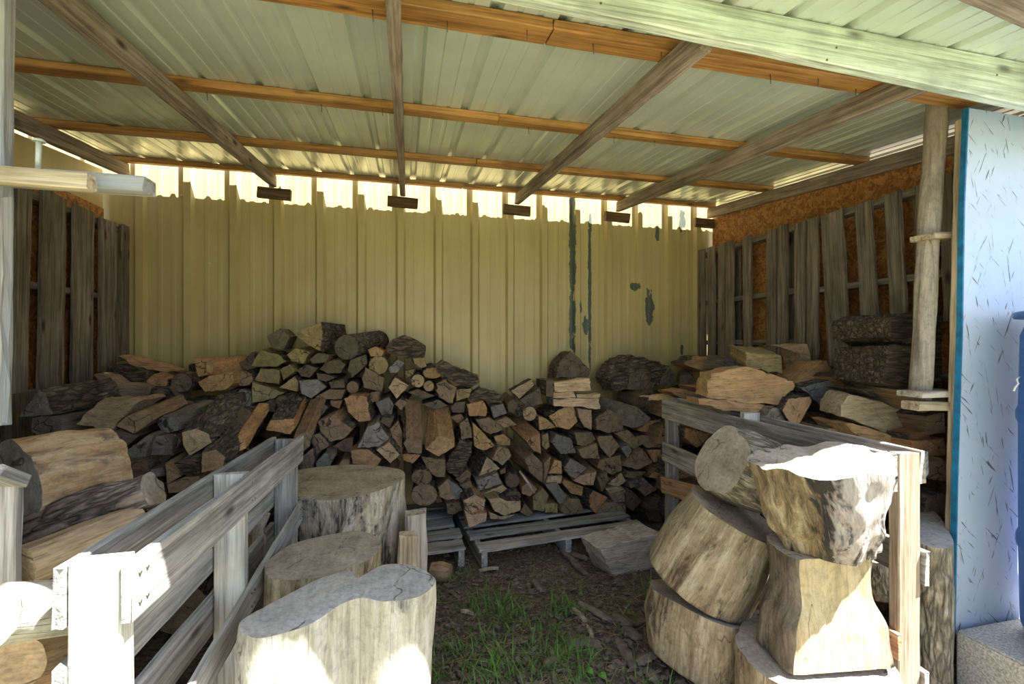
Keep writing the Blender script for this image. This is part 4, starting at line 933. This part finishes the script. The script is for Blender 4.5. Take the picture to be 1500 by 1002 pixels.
# ------------------------------------------------------------------ stumps and trunk sections
def stump(name, label, top, ztop, zbot, sc_bot, off_bot, side, cut, bulge=.03, amp=.02, seed=1, tilt=(0, 0), notch=None, group=None, mid=None, cat='stump', floor=True):
    """top: photo outline of the sawn face, laid on the plane z=ztop; grows down to zbot"""
    T = [PH(x, y, ztop) for x, y in top]; c = sum(T, Vector())/len(T)
    # smooth resample (closed Catmull-Rom)
    n0 = len(T); pts = []
    for i in range(n0):
        p0, p1, p2, p3 = T[i-1], T[i], T[(i+1) % n0], T[(i+2) % n0]
        for k in range(4):
            t = k/4; pts.append(.5*((2*p1)+(p2-p0)*t+(2*p0-5*p1+4*p2-p3)*t*t+(3*p1-p0-3*p2+p3)*t**3))
    rel = [p-c for p in pts]; n = len(rel)
    base = Vector((c.x, c.y, zbot))
    root = empty(name, base, label, cat, group)
    bm = bmesh.new(); rows = []; m = 22; H = ztop-zbot
    def ringpts(t, s_extra=1.0):
        out = []
        s = (1-t)+sc_bot*t + bulge*math.sin(PI*t)
        if mid: s += mid*math.sin(PI*t)
        for k, q in enumerate(rel):
            r = q.copy(); r.z = 0; rl = r.length or 1e-4
            dn = noise.noise((r.x*5+seed*9, r.y*5, t*1.2))*amp*1.4+noise.noise((r.x*16+seed, r.y*16, t*4))*amp*.55+noise.noise((r.x*45+seed, r.y*45, t*9))*amp*.22
            fade = min(1, t*10)
            flare = .04*max(0, t-.75)/.25
            out.append(Vector((r.x, r.y, 0))*(s+flare+dn/rl*fade)*s_extra+Vector((off_bot[0]*t, off_bot[1]*t, H*(1-t)+(tilt[0]*r.x+tilt[1]*r.y)*(1-t))))
        return out
    for i in range(m+1):
        rows.append([bm.verts.new(p) for p in ringpts(i/m)])
    for a, b in zip(rows, rows[1:]):
        for k in range(n): bm.faces.new((a[k], a[(k+1) % n], b[(k+1) % n], b[k])).smooth = True
    bm.faces.new(rows[-1]); bmesh.ops.recalc_face_normals(bm, faces=bm.faces)
    me = bpy.data.meshes.new(name); bm.to_mesh(me); bm.free()
    obj('trunk', me, side, root)
    bm = bmesh.new(); outer = ringpts(0); ce = sum(outer, Vector())/n
    R = [[bm.verts.new(ce+(p-ce)*s+Vector((0, 0, (1-s)*.004+(0 if s == 1 else noise.noise((p.x*s*14+seed, p.y*s*14, 1))*.005)))) for p in outer] for s in (1, .93, .75, .55, .35, .16)]
    for a, b in zip(R, R[1:]):
        for k in range(n): bm.faces.new((a[k], a[(k+1) % n], b[(k+1) % n], b[k])).smooth = True
    bm.faces.new(R[-1]); bmesh.ops.recalc_face_normals(bm, faces=bm.faces)
    for f in bm.faces:
        if f.normal.z < 0: f.normal_flip()
    me = bpy.data.meshes.new('cut_face'); bm.to_mesh(me); bm.free()
    obj('cut_face', me, cut, root)
    return root
def chunk(name, label, c0, c1, prof, side, cut, seed=1, amp=.02, lob=.06, flat=None, flat_mat=None, cat='log', cutn=(0, 0), bottom_cut=None, group=None, n=44, hollow=0, squash=1.0, updir=None):
    """trunk section from c0 (foot) to c1 (head); prof = [(t, radius)]; head face can be tilted by cutn"""
    c0, c1 = Vector(c0), Vector(c1); ax = (c1-c0); H = ax.length; z = ax.normalized()
    ref = Vector(updir) if updir else (Vector((0, 1, 0)) if abs(z.y) < .8 else Vector((1, 0, 0)))
    x = ref.cross(z).normalized(); y = z.cross(x)
    root = empty(name, c0, label, cat, group); root.rotation_mode = 'QUATERNION'
    root.rotation_quaternion = Matrix((x, y, z)).transposed().to_quaternion()
    def R(t):
        for (ta, ra), (tb, rb) in zip(prof, prof[1:]):
            if t <= tb:
                u = (t-ta)/(tb-ta); u = u*u*(3-2*u); return ra+(rb-ra)*u
        return prof[-1][1]
    m = 22; cutset = set()
    def ring(t):
        out = []
        for k in range(n):
            a = 2*PI*k/n; ca, sa = math.cos(a), math.sin(a); r = R(t)
            l = 1+lob*noise.noise((ca*1.3+seed*5, sa*1.3, seed))*2
            d = noise.noise((ca*r*9+seed, sa*r*9, t*H*2))*amp+noise.noise((ca*r*28+seed, sa*r*28, t*H*8))*amp*.5
            px_, py_ = ca*(r*l+d), sa*(r*l+d)*squash
            if flat:
                for fa, fd in flat:          # cut away beyond a plane: direction angle, distance
                    q = px_*math.cos(fa)+py_*math.sin(fa)
                    lim = fd*R(t)+.006*noise.noise((a*3, t*6, seed))
                    if q > lim+.004: cutset.add((round(t*1000), k))
                    if q > lim: px_ -= (q-lim)*math.cos(fa); py_ -= (q-lim)*math.sin(fa)
            tz = H*t+(cutn[0]*px_+cutn[1]*py_)*t
            if t == 1: tz += hollow*noise.noise((ca*2+seed, sa*2, 4))
            out.append(Vector((px_, py_, tz)))
        return out
    bm = bmesh.new(); rows = [[bm.verts.new(p) for p in ring(i/m)] for i in range(m+1)]
    sf = bmesh.new()
    for i, (a, b) in enumerate(zip(rows, rows[1:])):
        for k in range(n):
            q4 = (a[k], a[(k+1) % n], b[(k+1) % n], b[k]); ks = ((i, k), (i, (k+1) % n), (i+1, (k+1) % n), (i+1, k))
            if flat_mat and all((round(ii/m*1000), kk) in cutset for ii, kk in ks):
                sf.faces.new([sf.verts.new(v.co) for v in q4]).smooth = True
            else: bm.faces.new(q4).smooth = True
    if flat_mat:
        bmesh.ops.remove_doubles(sf, verts=sf.verts[:], dist=1e-5); bmesh.ops.recalc_face_normals(sf, faces=sf.faces)
        me = bpy.data.meshes.new('split_face'); sf.to_mesh(me); obj('split_face', me, flat_mat, root)
    sf.free()
    if not bottom_cut: bm.faces.new(rows[0])
    bmesh.ops.recalc_face_normals(bm, faces=bm.faces)
    me = bpy.data.meshes.new(name); bm.to_mesh(me); bm.free()
    body = obj('trunk', me, side, root)
    if flat and False: pass
    for t, mt in ((1, cut), (0, bottom_cut)):
        if mt is None: continue
        bm = bmesh.new(); outer = ring(t); ce = sum(outer, Vector())/n
        rr = [[bm.verts.new(ce+(p-ce)*s+Vector((0, 0, 0 if s == 1 else noise.noise((p.x*s*14+seed, p.y*s*14, 2))*.006-hollow*(1-s)*.5))) for p in outer] for s in (1, .9, .7, .45, .2)]
        for a, b in zip(rr, rr[1:]):
            for k in range(n): bm.faces.new((a[k], a[(k+1) % n], b[(k+1) % n], b[k])).smooth = True
        bm.faces.new(rr[-1])
        me = bpy.data.meshes.new('cut_face'); bm.to_mesh(me); bm.free()
        me.validate(); obj('cut_face', me, mt, root)
    return root
# left foreground group
stump('tree_stump', 'tall upright stump with blackened streaks, rearmost of the left group', [(412, 700), (440, 688), (500, 681), (547, 682), (583, 687), (593, 694), (588, 704), (560, 717), (520, 728), (480, 733), (440, 728), (418, 715)], .70, 0, .93, (.0, .03), M['stumpA'], M['cuttan'], seed=3, amp=.02)
stump('tree_stump', 'low tan stump with ragged orange rim, between the two bigger left stumps', [(388, 828), (400, 815), (433, 795), (500, 780), (530, 778), (557, 790), (555, 805), (540, 820), (500, 835), (467, 846), (417, 850), (393, 845)], .63, 0, .92, (.0, .02), M['stumpF'], M['cuttan'], seed=5, amp=.015)
stump('tree_stump', 'two-lobed grey stump in the left foreground, half in sunlight', [(350, 915), (367, 900), (433, 865), (467, 848), (500, 838), (513, 836), (522, 846), (535, 841), (560, 828), (587, 826), (613, 831), (637, 847), (633, 860), (610, 875), (563, 881), (530, 876), (500, 885), (457, 913), (417, 927), (377, 935), (355, 926)], .67, 0, .90, (-.01, .0), M['stumpC'], M['cutgrey'], seed=8, amp=.014)
# slabs leaning behind the tall stump
def upright_slab(label, x0, x1, ytop, Y, z0, th, mat):
    a, b = PY(x0, ytop, Y), PY(x1, ytop, Y)
    o = board('wood_slab', ((a.x+b.x)/2, Y+th/2, z0), ((a.x+b.x)/2, Y+th/2, a.z), abs(b.x-a.x), th, mat, up=(0, 1, 0), wob=.006)
    return tag(o, label, 'wood slab')
upright_slab('tan half-slab of wood upright at the right of the tall stump', 594, 625, 756, 2.30, 0, .09, M['slabwood'])
upright_slab('short pale green-tinged slab in front of the tan half-slab', 584, 611, 787, 2.16, 0, .05, M['pinepale'])
# sticks standing between left pallet and stumps
for (pts, r, lb) in (([(372, 860), (378, 790), (374, 750), (384, 712)], .022, 'longer grey branch standing inside the left pallet'), ([(384, 840), (381, 790), (384, 760), (386, 752)], .024, 'shorter pale branch standing inside the left pallet')):
    P = [PZ(x, y, 1.98 if r < .023 else 1.92) for x, y in pts]; P.insert(0, Vector((P[0].x, P[0].y, .0)))
    tag(obj('branch', tube_mesh(P, [r*.9, r, r*1.1, r*.95, r], 12, .25, seed=int(r*1000)), M['pole']), lb, 'branch')
# right foreground group
def pz(x, y, d): return PZ(x, y, d)
chunk('trunk_section', 'bottom trunk section on the ground, left of the right stump stack', PZ(1030, 945, 2.02), pz(1035, 882, 2.0), [(0, .235), (.5, .25), (1, .232)], M['stumpF'], M['cutgrey'], seed=2, amp=.012, cutn=(-.30, -.2))
chunk('trunk_section', 'large tilted barrel-shaped trunk section on top of the bottom left one', pz(1022, 850, 2.0), pz(1078, 752, 1.94), [(0, .225), (.4, .222), (1, .196)], M['stumpF'], M['cuttan'], seed=4, amp=.014, lob=.04)
chunk('trunk_section', 'lichen-crusted trunk chunk with sawn face turned left, top of the stack', pz(1125, 704, 1.96), pz(1056, 673, 1.92), [(0, .165), (.5, .17), (1, .15)], M['barkZ'], M['cuttan'], seed=6, amp=.016, lob=.08)
chunk('trunk_section', 'sunlit blackened trunk section with flaring top, uppermost on the right', pz(1212, 794, 1.60), pz(1196, 672, 1.60), [(0, .148), (.35, .178), (.7, .195), (1, .212)], M['charred'], M['cutpale'], seed=9, n=72, amp=.034, lob=.10, hollow=.03)
hc = chunk('trunk_section', 'split trunk section with a smooth yellow face, under the sunlit blackened one', pz(1205, 952, 1.60), pz(1200, 800, 1.60), [(0, .205), (.3, .195), (.65, .160), (1, .165)], M['stumpH'], M['cutpale'], seed=12, amp=.02, lob=.06, flat=[(-1.75, .52)], flat_mat=M['splitface'])
chunk('trunk_section', 'lowest stump with sunlit top, beneath the split yellow-faced section', Vector((pz(1192, 985, 1.60).x, pz(1192, 985, 1.60).y, 0)), pz(1192, 962, 1.60), [(0, .25), (.5, .245), (1, .245)], M['stumpF'], M['cutpale'], seed=14, amp=.012, lob=.04)
# quarter log on the ground
prism([(882, 806), (925, 792), (968, 782), (962, 822), (948, 864), (916, 883), (900, 845)], 2.56, .19, 'w', dirv=(-.32, 1, .02), label='weathered quarter-split log lying on the ground before the right stumps', group='solo', tilt=(.03, -.05), barkp=0, lying=True, name='quarter_log')
# behind the right post
stump('tree_stump', 'bark-covered stump behind the right pallet post', [(1322, 752), (1345, 742), (1372, 752), (1392, 782), (1396, 800), (1375, 803), (1345, 795), (1325, 780)], .62, 0, .95, (0, 0), M['barkZ'], M['cutgrey'], seed=21, amp=.012)
chunk('knotty_log', 'small knotty log piece between the split section and right post', pz(1290, 870, 1.86), pz(1280, 815, 1.86), [(0, .06), (.4, .075), (1, .05)], M['barkZ'], M['cutpale'], seed=23, amp=.02)
# left foreground logs
chunk('big_split_log', 'largest pale split log with striped grain at the left edge', pz(14, 716, 1.50), pz(158, 688, 1.78), [(0, .148), (.4, .160), (.8, .150), (1, .135)], M['biglog'], M['biglog'], seed=31, amp=.030, lob=.10, bottom_cut=M['cutgrey'])
chunk('bark_log', 'shaggy bark log with a round pale end lying below the largest split log', pz(58, 782, 1.50), pz(226, 714, 1.55), [(0, .070), (.4, .082), (1, .060)], M['shaggy'], M['cuttan'], seed=33, amp=.022, bottom_cut=M['end'])
chunk('round_log', 'log with fresh orange end under the shaggy bark log', pz(36, 828, 1.26), pz(200, 765, 1.52), [(0, .056), (1, .066)], M['sideZ'], M['end'], seed=35, amp=.012, bottom_cut=M['end'])
chunk('round_log', 'sunlit white-looking log behind the near post of the left pallet', pz(-5, 905, .86), pz(130, 885, 1.02), [(0, .058), (1, .060)], M['stumpC'], M['cutpale'], seed=37, amp=.012, bottom_cut=M['cutpale'])
chunk('round_log', 'shaded log low in the left corner below the sunlit log', pz(10, 985, 1.10), pz(130, 945, 1.45), [(0, .07), (1, .075)], M['sideZ'], M['end'], seed=39, amp=.012, bottom_cut=M['end'])
for o in bpy.data.objects:
    if o.parent and o.parent.name.split('.')[0] in ('big_split_log', 'round_log', 'bark_log'):
        big = o.parent.name.startswith('big')
        o.color = (.62, .44, .25, 1) if big else (.56, .37, .19, 1)
        if 'shaggy' in o.parent['label']: o.color = (.55, .40, .26, 1)

# ------------------------------------------------------------------ front right: pole ladder, barrel, block
base = PY(1347, 585, 1.55); topp = PY(1374, 120, 1.55)
root = empty('pole_rack', base, 'rough debarked pole with two short ledges beside the blue plywood', 'pole')
P = [base.lerp(topp, t)+Vector((.004*math.sin(t*9), 0, 0)) for t in [i/14 for i in range(15)]]
obj('pole', tube_mesh([p-base for p in P], [.040+.0015*math.sin(i*1.7) for i in range(15)], 18, .05, seed=4), M['pole'], root)
q = PY(1350, 348, 1.53); board('ledge', q, (2.36, 1.53, q.z+.01), .10, .025, M['pinepale'], root)
q = PY(1332, 577, 1.52); board('ledge', q, (2.34, 1.52, q.z), .10, .026, M['slabwood'], root)
q = PY(1333, 594, 1.50); board('ledge_block', q, (2.26, 1.50, q.z-.006), .07, .038, M['pinepale'], root)
# concrete block
def cblock():
    bm = bmesh.new(); x0, x1, y0, y1, h = 2.19, 2.9, .62, 1.405, .235
    bmesh.ops.create_cube(bm, size=1)
    for v in bm.verts: v.co = Vector(((x0 if v.co.x < 0 else x1)-x0, (y0 if v.co.y < 0 else y1)-y0, 0 if v.co.z < 0 else h))
    bmesh.ops.bevel(bm, geom=bm.edges[:], offset=.008, segments=2, affect='EDGES')
    bmesh.ops.subdivide_edges(bm, edges=bm.edges[:], cuts=3, use_grid_fill=True)
    for v in bm.verts: v.co += Vector((noise.noise(v.co*30), noise.noise(v.co*30+Vector((9, 0, 0))), noise.noise(v.co*30+Vector((0, 9, 0)))))*.002
    me = bpy.data.meshes.new('block'); bm.to_mesh(me); bm.free()
    tag(obj('concrete_block', me, M['concrete'], None, (x0, y0, 0)), 'rough concrete block on the ground at the right edge, under the blue barrel', 'block')
cblock()
def lathe(prof, n=48):
    bm = bmesh.new(); rows = [[bm.verts.new((r*math.cos(2*PI*k/n), r*math.sin(2*PI*k/n), z)) for k in range(n)] for r, z in prof]
    for a, b in zip(rows, rows[1:]):
        for k in range(n): bm.faces.new((a[k], a[(k+1) % n], b[(k+1) % n], b[k])).smooth = True
    bm.faces.new(rows[0]); bm.faces.new(rows[-1]); bmesh.ops.recalc_face_normals(bm, faces=bm.faces)
    me = bpy.data.meshes.new('lathe'); bm.to_mesh(me); bm.free(); return me
br = empty('plastic_barrel', (2.555, 1.085, .237), 'blue plastic barrel standing on the concrete block at the right edge', 'barrel')
obj('body', lathe([(.24, 0), (.265, .015), (.28, .06), (.285, .35), (.292, .37), (.292, .40), (.285, .42), (.285, .85), (.292, .87), (.292, .90), (.285, .92), (.28, 1.2), (.262, 1.255), (.25, 1.27)]), M['barrel'], br)
obj('lid', lathe([(.272, 1.268), (.297, 1.268), (.30, 1.275), (.30, 1.288), (.294, 1.294), (.27, 1.296), (.255, 1.286)]), M['lid'], br)
# knotted cord on the barrel
q = PZ(1489, 560, 1.80)
tag(obj('cord', tube_mesh([PZ(1494, 552, 1.775), PZ(1489, 556, 1.76), PZ(1492, 562, 1.76), PZ(1487, 568, 1.76), PZ(1485, 573, 1.76)], [.003]*5, 8), M['string']), 'frayed white cord end hanging on the blue barrel', 'cord')

# ------------------------------------------------------------------ front left: post, shelf boards, bolt
xp = PY(5, 300, 1.40).x
lp = board('front_post', (xp-.035, 1.395, ZC-.20), (xp-.028, 1.395, roofz(1.36)-.12), .09, .04, M['whitepaint'], up=(0, 1, 0), wob=.003)
tag(lp, 'worn white painted post at the left edge of the opening', 'post')
lower = board('cleat', (PY(3, 600, 1.36).x-.022, 1.352, ZC-.19), (PY(6, 300, 1.36).x-.02, 1.352, ZC+.36), .065, .03, M['whitepaint'], up=(0, 1, 0), wob=.006)
tag(lower, 'rounded white painted strip fixed low on the left post', 'board')
q1, q2 = PY(-40, 254, 1.345), PY(134, 268, 1.345)
b1 = tag(board('shelf_board', q1, q2, .04, .040, M['pinepale'], up=(0, 0, 1), wob=.002), 'front whitish board jutting in from the left post', 'board')
q1, q2 = PY(-40, 256, 1.42), PY(219, 274, 1.42)
b2 = tag(board('shelf_board', q1, q2, .06, .040, M['whitepaint'], up=(0, 0, 1), wob=.002), 'rear white painted board reaching furthest in from the left post', 'board')
q = PY(56, 246, 1.385); t_ = PY(57, 208, 1.385)
bt = empty('bolt', q, 'long steel bolt standing on the white boards at the left', 'bolt')
obj('shank', tube_mesh([Vector((0, 0, -.005)), (t_-q)*.5, (t_-q)], [.006]*3, 10), M['galv'], bt)
obj('head', tube_mesh([(t_-q), (t_-q)+Vector((0, 0, .004)), (t_-q)+Vector((0, 0, .008))], [.013, .013, .008], 12), M['galv'], bt)
g = board('grey_board', PY(10, 880, 1.36), PY(14, 705, 1.36), .045, .02, M['grey'], up=(0, 1, 0), wob=.003); tag(g, 'grey upright board end at the left edge beside the largest split log', 'board')
g = board('grey_board', PY(-12, 690, 1.30), PY(28, 705, 1.36), .05, .03, M['pallet'], up=(0, 0, 1), wob=.004); tag(g, 'short grey board end sticking in over the upright board, left edge', 'board')

# ------------------------------------------------------------------ ground litter
def blades(name, n, region, hmin, hmax, mat, clumps, lean=.6, wd=.004, flat=False, seed=3):
    rnd = random.Random(seed); bm = bmesh.new()
    cl = [region(rnd) for _ in range(clumps)]
    for _ in range(n):
        c = rnd.choice(cl); x = c[0]+rnd.gauss(0, .035 if not flat else .15); y = c[1]+rnd.gauss(0, .035 if not flat else .15)
        a = rnd.random()*2*PI; h = rnd.uniform(hmin, hmax); w = wd*rnd.uniform(.6, 1.2)
        d = Vector((math.cos(a), math.sin(a), 0)); s = Vector((-d.y, d.x, 0))*w; p = Vector((x, y, -.005))
        ln = lean*rnd.uniform(.3, 1.4); prev = None
        for k in range(5):
            t = k/4
            if flat: q = p+d*h*(t-.5)+Vector((0, 0, .012+.006*math.sin(t*3+a)+rnd.uniform(0, .003)))
            else: q = p+Vector((0, 0, h*(t-.35*ln*t*t)))+d*h*ln*t*t
            ww = s*(1-t*.85) if not flat else s
            cur = (bm.verts.new(q-ww), bm.verts.new(q+ww))
            if prev: bm.faces.new((prev[0], prev[1], cur[1], cur[0]))
            prev = cur
    me = bpy.data.meshes.new(name); bm.to_mesh(me); bm.free(); return obj(name, me, mat)
def reg(rnd):
    while True:
        px, py = rnd.uniform(625, 990), rnd.uniform(838, 1030)
        wgt = 1.0 if px < 830 else .42
        if py < 870 and px > 690: wgt *= .4
        if rnd.random() < wgt: return tuple(PH(px, py, 0).xy)
tag(blades('grass', 800, reg, .04, .13, M['grass'], 60, 1.5, .0032), 'green grass tufts growing through the dirt floor', 'grass', kind='stuff')
def reg2(rnd): return (rnd.uniform(-4, 4), rnd.uniform(-.6, .75))
tag(blades('straw', 1300, lambda r: tuple(PH(r.uniform(620, 990), r.uniform(800, 1030), 0).xy), .03, .12, M['straw'], 120, .2, .0014, True, 9), 'dry straw and twigs scattered over the dirt floor', 'straw', kind='stuff')
def litter():
    rnd = random.Random(5); bm = bmesh.new()
    for _ in range(1500):
        p = PH(rnd.uniform(610, 1110), rnd.uniform(795, 1030), 0); s = rnd.uniform(.004, .018)
        m = Matrix.Translation(p+Vector((0, 0, .002))) @ Matrix.Rotation(rnd.random()*6, 4, 'Z') @ Matrix.Rotation(rnd.uniform(-.5, .5), 4, 'X')
        r = bmesh.ops.create_cube(bm, size=1, matrix=m @ Matrix.Diagonal((s*2.2, s, s*.5, 1)))
    me = bpy.data.meshes.new('litter'); bm.to_mesh(me); bm.free()
    tag(obj('wood_litter', me, M['chip']), 'small crumbs of bark and wood strewn on the dirt floor', 'wood litter', kind='stuff')
litter()
k6 = crop(500, 668, 3)
def chip(k, a, b, w, label, mat='chip', th=.014):
    (a,), (b,) = k([a]), k([b]); p, q = PH(*a, .016), PH(*b, .016)
    L_ = (q-p).length; rnd = random.Random(int(a[0]*7+b[1]))
    bm = bmesh.new(); rows = []; n = 10
    for i in range(n+1):
        t = i/n; ww = w/2*(1-.45*abs(2*t-1)**3)*(1+.25*rnd.uniform(-1, 1)); x = (t-.5)*L_; z = .006*math.sin(t*3)+rnd.uniform(-.001, .001)
        rows.append([bm.verts.new(c) for c in ((x, -ww, z-th/2), (x, ww, z-th/2), (x, ww*.9, z+th*.25), (x, ww*.2, z+th*.6), (x, -ww*.9, z+th*.2))])
    for r0, r1 in zip(rows, rows[1:]):
        for j in range(5): bm.faces.new((r0[j], r0[(j+1) % 5], r1[(j+1) % 5], r1[j]))
    bm.faces.new(rows[0]); bm.faces.new(rows[-1]); bmesh.ops.recalc_face_normals(bm, faces=bm.faces)
    me = bpy.data.meshes.new('chip'); bm.to_mesh(me); bm.free()
    o = obj('bark_chip', me, M[mat]); o.location = (p+q)/2+Vector((0, 0, -.004)); o.rotation_euler = (0, 0, math.atan2(q.y-p.y, q.x-p.x))
    tag(o, label, 'bark chip', 'bark chips on the dirt floor')
for a, b, w, lb, mt in (((965, 405), (1075, 515), .05, 'long grey bark strip just in front of the wider ground pallet', 'chip'),
        ((1045, 640), (1190, 720), .045, 'large curved grey bark strip left of the quarter log', 'chip'),
        ((1018, 665), (1075, 722), .03, 'short tan wood chip touching the large curved bark strip', 'chippale'),
        ((990, 812), (1135, 818), .06, 'broad flat bark piece lying crosswise in the middle of the dirt', 'chip'),
        ((1195, 690), (1275, 745), .06, 'dark bark flake below the quarter log', 'chip'),
        ((1215, 800), (1285, 925), .05, 'upright-pointing bark strip left of the bottom trunk section', 'chip'),
        ((895, 915), (955, 880), .05, 'squarish bark flake in the grass near the bottom centre', 'chip'),
        ((1295, 905), (1390, 862), .05, 'bark flake nearest the foot of the bottom trunk section', 'chip'),
        ((1080, 740), (1105, 792), .02, 'small brown splinter above the broad flat bark piece', 'chippale'),
        ((1340, 930), (1385, 985), .05, 'bark flake at the bottom edge below the trunk section', 'chip'),
        ((525, 677), (580, 690), .02, 'little tan chip among the grass near the two-lobed stump', 'chippale'),
        ((1005, 425), (1085, 450), .05, 'brown bark lump beside the long grey bark strip', 'chip'),
        ((845, 540), (880, 590), .04, 'grey bark flake in the dirt left of the tall grass tuft', 'chip'),
        ((920, 840), (935, 890), .02, 'thin reddish splinter standing out left of the squarish flake', 'chippale'),
        ((1240, 750), (1310, 800), .06, 'dark bark flake beside the upright-pointing bark strip', 'chip'),
        ((605, 500), (690, 490), .02, 'thin stick lying in front of the gap between the ground pallets', 'chippale')):
    chip(k6, a, b, w, lb, mt)
c = PH(647, 848, .0); chunk('log_stub', 'small tan log stub on the dirt before the left ground pallet', c+Vector((-.06, .03, .045)), c+Vector((.05, -.02, .045)), [(0, .045), (.5, .055), (1, .045)], M['sideZ'], M['end'], seed=41, amp=.01)
for o in bpy.data.objects:
    if o.parent and o.parent.name == 'log_stub': o.color = (.36, .24, .14, 1)
for px, py in ((863, 983), (882, 990)):
    bm = bmesh.new(); p = PH(px, py, .02); n = 10
    vs = [bm.verts.new(p+Vector((.018*math.cos(2*PI*k/n), .018*math.sin(2*PI*k/n), .006*math.sin(4*PI*k/n)))) for k in range(n)]; cv = bm.verts.new(p+Vector((0, 0, -.004)))
    for k in range(n): bm.faces.new((vs[k], vs[(k+1) % n], cv))
    r = bmesh.ops.extrude_face_region(bm, geom=bm.faces[:]); bmesh.ops.translate(bm, verts=[v for v in r['geom'] if isinstance(v, bmesh.types.BMVert)], vec=(0, 0, .0015))
    me = bpy.data.meshes.new('leaf'); bm.to_mesh(me); bm.free()
    tag(obj('clover_leaf', me, M['leaf']), 'bright green leaf at the bottom edge, the %s of two' % ('left' if px < 870 else 'right'), 'leaf')

# courses of logs buried under the heaps
bpy.context.view_layer.update()
def bbox(o):
    c = [o.matrix_world @ Vector(v) for v in o.bound_box]
    return [min(v[i] for v in c) for i in range(3)], [max(v[i] for v in c) for i in range(3)]
HEAP = [(bbox(f[0]), f[1]) for f in FIRE if f[1] in ('left', 'right')]
def bury(key, x0, x1, rows, w, label):
    nx = int((x1-x0)/w); w = (x1-x0)/nx
    for y0, y1 in rows:
        for i in range(nx):
            a, b = x0+i*w+.02, x0+(i+1)*w-.02
            zs = [lo[2] for (lo, hi), k in HEAP if k == key and lo[0] < b and hi[0] > a and lo[1] < y1-.03 and hi[1] > y0+.03]
            if not zs: continue
            h = min(zs)-.004
            if h < .12: continue
            n = max(1, round(h/.25)); r = h/n/2
            for k in range(n):
                c = Vector(((a+b)/2, y0, r*(2*k+1)))
                me = tube_mesh([Vector((0, 0, 0)), Vector((0, (y1-y0)*.5, 0)), Vector((0, y1-y0, 0))], [min(r, w/2)*.985]*3, 14, .0, seed=k+i)
                for f in me.polygons: f.material_index = 1 if len(f.vertices) > 4 else 0
                o = obj('round_log', me, [M['barkY'], M['end']], None, c, COL['b'])
                if r > w/2: o.scale = (1, 1, r/(w/2))
                tag(o, label, 'log', 'buried logs of the %s heap' % key)
bury('left', -1.80, -.62, [(2.50, 2.80), (2.86, 3.18), (3.26, 3.60)], .27, 'round log buried low in the left heap beneath the split logs')
bury('right', 1.92, 2.50, [(1.86, 2.16), (2.22, 2.50), (2.62, 2.95), (3.05, 3.30), (3.38, 3.62)], .27, 'round log buried low in the right heap beneath the split logs')

# ------------------------------------------------------------------ labels of the firewood
ORD = ['first', 'second', 'third', 'fourth', 'fifth', 'sixth', 'seventh', 'eighth', 'ninth', 'tenth', 'eleventh', 'twelfth', 'thirteenth', 'fourteenth', 'fifteenth', 'sixteenth', 'seventeenth', 'eighteenth', 'nineteenth', 'twentieth', 'twenty-first', 'twenty-second', 'twenty-third', 'twenty-fourth', 'twenty-fifth', 'twenty-sixth']
GN = {'back': ('firewood stacked against the back siding', 'back stack', .125), 'left': ('firewood heaped in the left bay', 'left heap', .13), 'right': ('firewood heaped in the right bay', 'right heap', .13)}
def scrx(o):
    v = o.location-CAM; return (v.x*C_-v.y*S_)/(v.x*S_+v.y*C_)
for key, (gname, short, binh) in GN.items():
    L_ = [f for f in FIRE if f[1] == key]
    rows = {}
    zmin = min(f[0].location.z for f in L_)
    for f in L_: rows.setdefault(int((f[0].location.z-zmin)/binh), []).append(f)
    for r, (rk, fs) in enumerate(sorted(rows.items())):
        fs.sort(key=lambda f: scrx(f[0]))
        for i, (o, g_, col, sw, lying, label) in enumerate(fs):
            kind = 'round log' if sw == 'round' else ('crosswise log' if lying else sw+' split log')
            tag(o, label or '%s %s, %s from left in the %s row of the %s' % (CNAME[col], kind, ORD[i], ORD[r], short), 'log', gname)
for f in FIRE:
    if f[1] == 'solo': tag(f[0], f[5], 'log')

# ------------------------------------------------------------------ light
sun = bpy.data.lights.new('sun', 'SUN'); so = bpy.data.objects.new('sun', sun); C.objects.link(so)
dv = Vector((-.43, .30, -1)).normalized(); so.rotation_euler = dv.to_track_quat('-Z', 'Y').to_euler(); so.location = (3, -3, 8)
sun.energy = 32.0; sun.angle = math.radians(.53); sun.color = (1, .97, .92)
w = bpy.data.worlds.new('sky'); bpy.context.scene.world = w; w.use_nodes = True; nt = w.node_tree; nt.nodes.clear()
st = nt.nodes.new('ShaderNodeTexSky'); st.sky_type = 'NISHITA'; st.sun_disc = False; st.sun_elevation = math.radians(64); st.sun_rotation = math.atan2(.43, -.30)
bg = nt.nodes.new('ShaderNodeBackground'); bg.inputs[1].default_value = .27; ow = nt.nodes.new('ShaderNodeOutputWorld')
hs = nt.nodes.new('ShaderNodeHueSaturation'); hs.inputs['Saturation'].default_value = .75; nt.links.new(st.outputs[0], hs.inputs['Color']); nt.links.new(hs.outputs[0], bg.inputs[0]); nt.links.new(bg.outputs[0], ow.inputs[0])
vs = bpy.context.scene.view_settings; vs.view_transform = 'Standard'; vs.look = 'None'; vs.gamma = 1; vs.use_curve_mapping = False; vs.exposure = .48
bpy.context.scene.cycles.max_bounces = 8; bpy.context.scene.cycles.diffuse_bounces = 6
